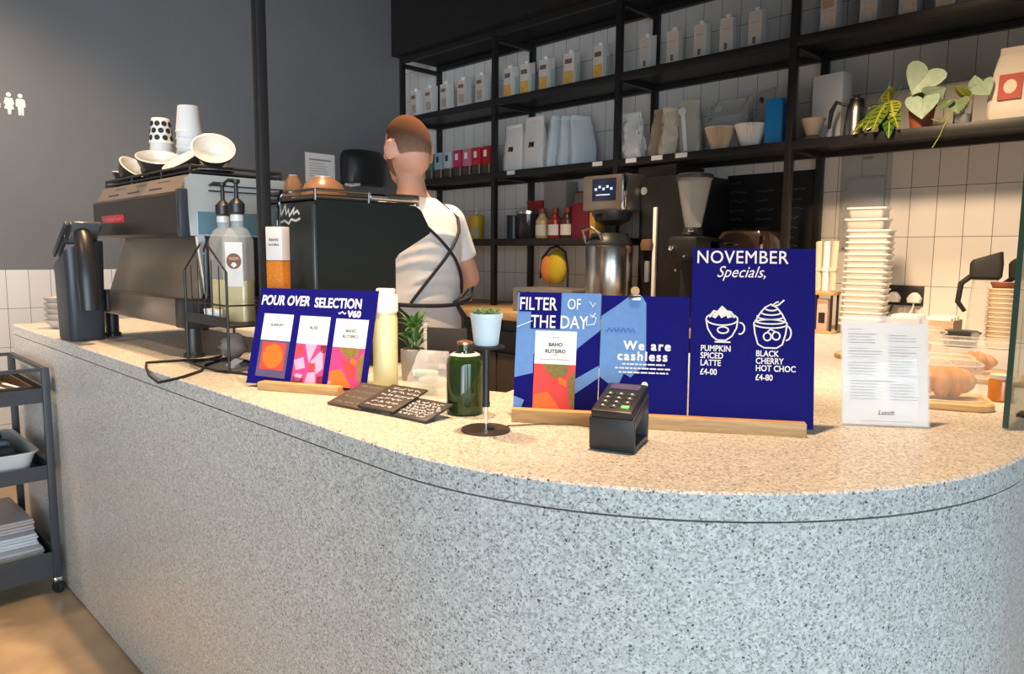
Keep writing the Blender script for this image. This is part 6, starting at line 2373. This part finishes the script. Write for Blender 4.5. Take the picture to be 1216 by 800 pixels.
b.ball((0, -.012, 1.828), (.073, .086, .085), n=20, m=12)
b.loft([[(w_ * math.cos(a), cy + d_ * math.sin(a), z) for a in [2 * PI * j / 20 for j in range(20)]] for z, w_, d_, cy in ((1.725, .030, .032, .052), (1.74, .050, .050, .040), (1.775, .063, .066, .026), (1.83, .070, .078, .012), (1.88, .070, .08, .008))])
b.ball((0, .094, 1.868), (.046, .018, .016))
limb(b, [(0, .096, 1.862), (0, .112, 1.832), (0, .114, 1.815)], [.010, .013, .015])
b.ball((0, .085, 1.775), (.026, .016, .012))
b.ball((0, .080, 1.738), (.024, .020, .018))
for s in (-1, 1):
    b.ball((s * .089, -.014, 1.838), (.012, .027, .040), rot=(R(8), 0, s * R(-32)))
    b.ball((s * .040, .078, 1.825), (.022, .020, .018))
b.T = Matrix.Identity(4)
body = fuse('body', b, 0.0075, 5, P, SKIN)

HAIR = mat('ginger_brown_hair', (0.25, 0.11, 0.055), 0.7, var=0.35, scale=90, bump=0.4)
FADE = mat('cropped_hair_fade', (0.29, 0.175, 0.13), 0.8, var=0.25, scale=160)


def head_shell(name, m_, parent, rad, cen, keep, th=0.004, n=40, m=28):
    """a layer over the skull where keep(direction) holds"""
    bm = bmesh.new()
    vs = {}
    for i in range(m + 1):
        for j in range(n):
            t_, p_ = PI * i / m, 2 * PI * j / n
            d = Vector((math.sin(t_) * math.cos(p_), math.sin(t_) * math.sin(p_), math.cos(t_)))
            vs[i, j] = (d, bm.verts.new(HT @ (Vector(cen) + Vector((d.x * rad[0], d.y * rad[1], d.z * rad[2])))))
    for i in range(m):
        for j in range(n):
            q = [vs[i, j], vs[i + 1, j], vs[i + 1, (j + 1) % n], vs[i, (j + 1) % n]]
            if keep(sum((v[0] for v in q), Vector()) / 4):
                try:
                    bm.faces.new([v[1] for v in q])
                except ValueError:
                    pass
    bmesh.ops.delete(bm, geom=[v for v in bm.verts if not v.link_faces], context='VERTS')
    bmesh.ops.remove_doubles(bm, verts=bm.verts[:], dist=0.0003)
    bmesh.ops.recalc_face_normals(bm, faces=bm.faces[:])
    bmesh.ops.solidify(bm, geom=bm.faces[:], thickness=th)
    me = bpy.data.meshes.new(name)
    bm.to_mesh(me)
    bm.free()
    me.materials.append(m_)
    me.polygons.foreach_set('use_smooth', [True] * len(me.polygons))
    o = bpy.data.objects.new(name, me)
    C.objects.link(o)
    o.parent = parent
    return o


hm = bpy.data.materials.new('short_ginger_hair')
hm.use_nodes = True
nt = hm.node_tree
tc = nt.nodes.new('ShaderNodeTexCoord')
sp = nt.nodes.new('ShaderNodeSeparateXYZ')
nt.links.new(tc.outputs['Object'], sp.inputs[0])
ns = nt.nodes.new('ShaderNodeTexNoise')
ns.inputs['Scale'].default_value = 70
nt.links.new(tc.outputs['Object'], ns.inputs['Vector'])
ma = nt.nodes.new('ShaderNodeMath')
ma.operation = 'MULTIPLY_ADD'
ma.inputs[1].default_value = 0.05
nt.links.new(ns.outputs['Fac'], ma.inputs[0])
nt.links.new(sp.outputs[2], ma.inputs[2])
mr = nt.nodes.new('ShaderNodeMapRange')
mr.inputs['From Min'].default_value = 1.83
mr.inputs['From Max'].default_value = 2.03
nt.links.new(ma.outputs[0], mr.inputs['Value'])
rp = nt.nodes.new('ShaderNodeValToRGB')
rp.color_ramp.elements[0].color = (0.40, 0.225, 0.165, 1)
rp.color_ramp.elements[1].color = (0.125, 0.042, 0.017, 1)
el_ = rp.color_ramp.elements.new(0.30)
el_.color = (0.185, 0.115, 0.088, 1)
el_ = rp.color_ramp.elements.new(0.60)
el_.color = (0.125, 0.058, 0.034, 1)
nt.links.new(mr.outputs[0], rp.inputs['Fac'])
nt.links.new(rp.outputs['Color'], nt.nodes['Principled BSDF'].inputs['Base Color'])
nt.nodes['Principled BSDF'].inputs['Roughness'].default_value = 0.95
nt.nodes['Principled BSDF'].inputs['Specular IOR Level'].default_value = 0.1
hair = head_shell('hair', hm, P, (.0818, .1008, .1080), (0, -.002, 1.865), lambda d: (d.z > 0.34 + 0.16 * max(0, d.y)) or (-0.62 < d.z <= 0.45 and d.y < 0.18 and not (d.z < -0.1 and d.y > -0.25) and not (abs(d.x) > 0.8 and abs(d.y + 0.10) < 0.22 and -0.55 < d.z < 0.06)), 0.005)
hair['label'] = 'short ginger brown hair, cropped at the back and sides'
bd = head_shell('beard', mat('ginger_beard', (0.19, 0.075, 0.035), 0.8, var=0.3, scale=120, bump=0.4), P, (.0725, .083, .098), (0, .016, 1.815), lambda d: (d.z < 0.02 and d.y > 0.02 and d.z > -0.95 and not (d.y > 0.82 and d.z > -0.30)) or (abs(d.x) > 0.6 and -0.05 < d.y < 0.42 and 0 < d.z < 0.62), 0.006)
for s in (-1, 1):
    b = MB(WHITE)
    b.T = HT
    b.ball((s * .031, .086, 1.848), .0115)
    b.use(mat('iris_brown', (0.06, 0.03, 0.015), 0.2))
    b.ball((s * .031, .0950, 1.848), (.005, .003, .005))
    b.build('eye', P)

SHIRT = mat('white_cotton', (0.80, 0.81, 0.84), 0.85, var=0.03, scale=6, bump=0.15)
b = MB(SHIRT)
b.loft([[((rx + g) * math.cos(a), cy + (ry + g) * math.sin(a) - 0.0, z) for a in [2 * PI * j / 32 for j in range(32)]] for z, rx, ry, cy, g in [(0.99, .180, .132, 0, .020), (1.08, .176, .128, 0, .022), (1.20, .166, .122, 0, .024)] + [(*q, .015) for q in TORSO[3:6]] + [(1.60, .182, .105, -.01, .013), (1.648, .135, .082, -.008, .012), (1.675, .092, .072, -.006, .010)]])
for s, el in ((1, (.262, -.030, 1.345)), (-1, (-.245, .055, 1.345))):
    sh = Vector((s * .178, -.010, 1.583))
    e_ = Vector(el)
    b.ball(sh, .078)
    b.tube([sh, sh.lerp(e_, .35), sh.lerp(e_, .66)], [.078, .072, .068], 18)
for k in range(9):                                    # soft folds across the back and side
    z = 1.06 + 0.052 * k
    a0 = 190 + 14 * (k % 3)
    b.tube([on_torso(z + .05 * math.sin(j * .5), a0 + 18 * j, .016) for j in range(7)], [.004, .007, .009, .010, .009, .007, .004], 8)
shirt = fuse('t_shirt', b, 0.009, 4, P, SHIRT)
TRS = mat('dark_denim', (0.025, 0.028, 0.04), 0.8, var=0.15)
b = MB(TRS)
b.loft([[((rx) * math.cos(a), (ry) * math.sin(a), z) for a in [2 * PI * j / 28 for j in range(28)]] for z, rx, ry in ((0.86, .185, .135), (0.95, .188, .140), (1.02, .184, .136))])
for s in (-1, 1):
    limb(b, [(s * .094, 0, 0.93), (s * .10, .01, 0.56), (s * .106, -.012, 0.10)], [.102, .078, .060])
fuse('trousers', b, 0.012, 4, P, TRS)
for s in (-1, 1):
    b = MB(BLACKP)
    b.loft([[(s * .112 + x, y + .055, z) for x, y in rrect(w_, l_, w_ * .49, 6)] for w_, l_, z in ((.098, .29, 0.0), (.104, .30, .015), (.100, .28, .05), (.085, .19, .085))])
    b.build('shoe', P)

STRAP = mat('charcoal_webbing', (0.022, 0.022, 0.032), 0.8)
# straps crossing on the back
for s in (1, -1):
    pts = []
    for k in range(15):
        f = k / 14
        z = 1.655 - (1.655 - 1.255) * f
        ang = 281 + s * (62 - 120 * f ** 0.92)
        g = .0215 if z < 1.60 else .017
        pts.append(on_torso(z, ang, g + .004 * math.sin(PI * f)))
    pts = [on_torso(1.655, 270 + s * 112, .015)] + [on_torso(1.668, 272 + s * 84, .016)] + pts
    b = MB(STRAP)
    b.tube(pts, .0066, 8)
    b.build('apron_strap', P)
b = MB(STRAP)
b.tube([on_torso(1.255 - .012 * math.sin(R(a - 180)), a, .0295) for a in range(150, 400, 10)], .008, 8)
k0 = Vector(on_torso(1.25, 288, .034))
b.ball(k0, (.016, .012, .014))
for dx, dz, dy in ((.10, .055, .0), (.075, .02, -.01)):
    b.tube([k0, k0 + Vector((dx * .6, dy - .012, dz)), k0 + Vector((dx, dy, dz * 1.2)), k0 + Vector((dx * .8, dy - .016, dz * .3)), k0], .0065, 8)
b.tube([k0, k0 + Vector((.015, -.018, -.06)), k0 + Vector((.005, -.014, -.16))], .0065, 8)
b.tube([k0, k0 + Vector((.03, -.014, -.05)), k0 + Vector((.05, -.010, -.13))], .0065, 8)
b.build('apron_tie', P)
b = MB(mat('blue_grey_apron_cloth', (0.085, 0.095, 0.125), 0.85, var=0.1))
rows = []
for k in range(20):
    z = 1.50 - 0.90 * k / 19
    w_ = 62 if z > 1.27 else 62 + min(1, (1.27 - z) / .05) * 22
    zz = max(z, 1.0)
    g = .030 + (.02 if z < 1.0 else 0)
    rows.append([(lambda p: (p[0], p[1], z))(on_torso(zz, 90 + w_ * (j / 10 - 1), g)) for j in range(21)])
inn = [[(p[0] * .985, p[1] * .985, p[2]) for p in r_] for r_ in rows]
b.loft([r_ + list(reversed(i_)) for r_, i_ in zip(rows, inn)])
b.build('apron', P, angle=60)

# the barista stoops slightly forward from the waist
for ch in P.children:
    for v in ch.data.vertices:
        if v.co.z > 1.0:
            v.co.y += 0.085 * (v.co.z - 1.0)
            v.co.x -= 0.03 * (v.co.z - 1.0)
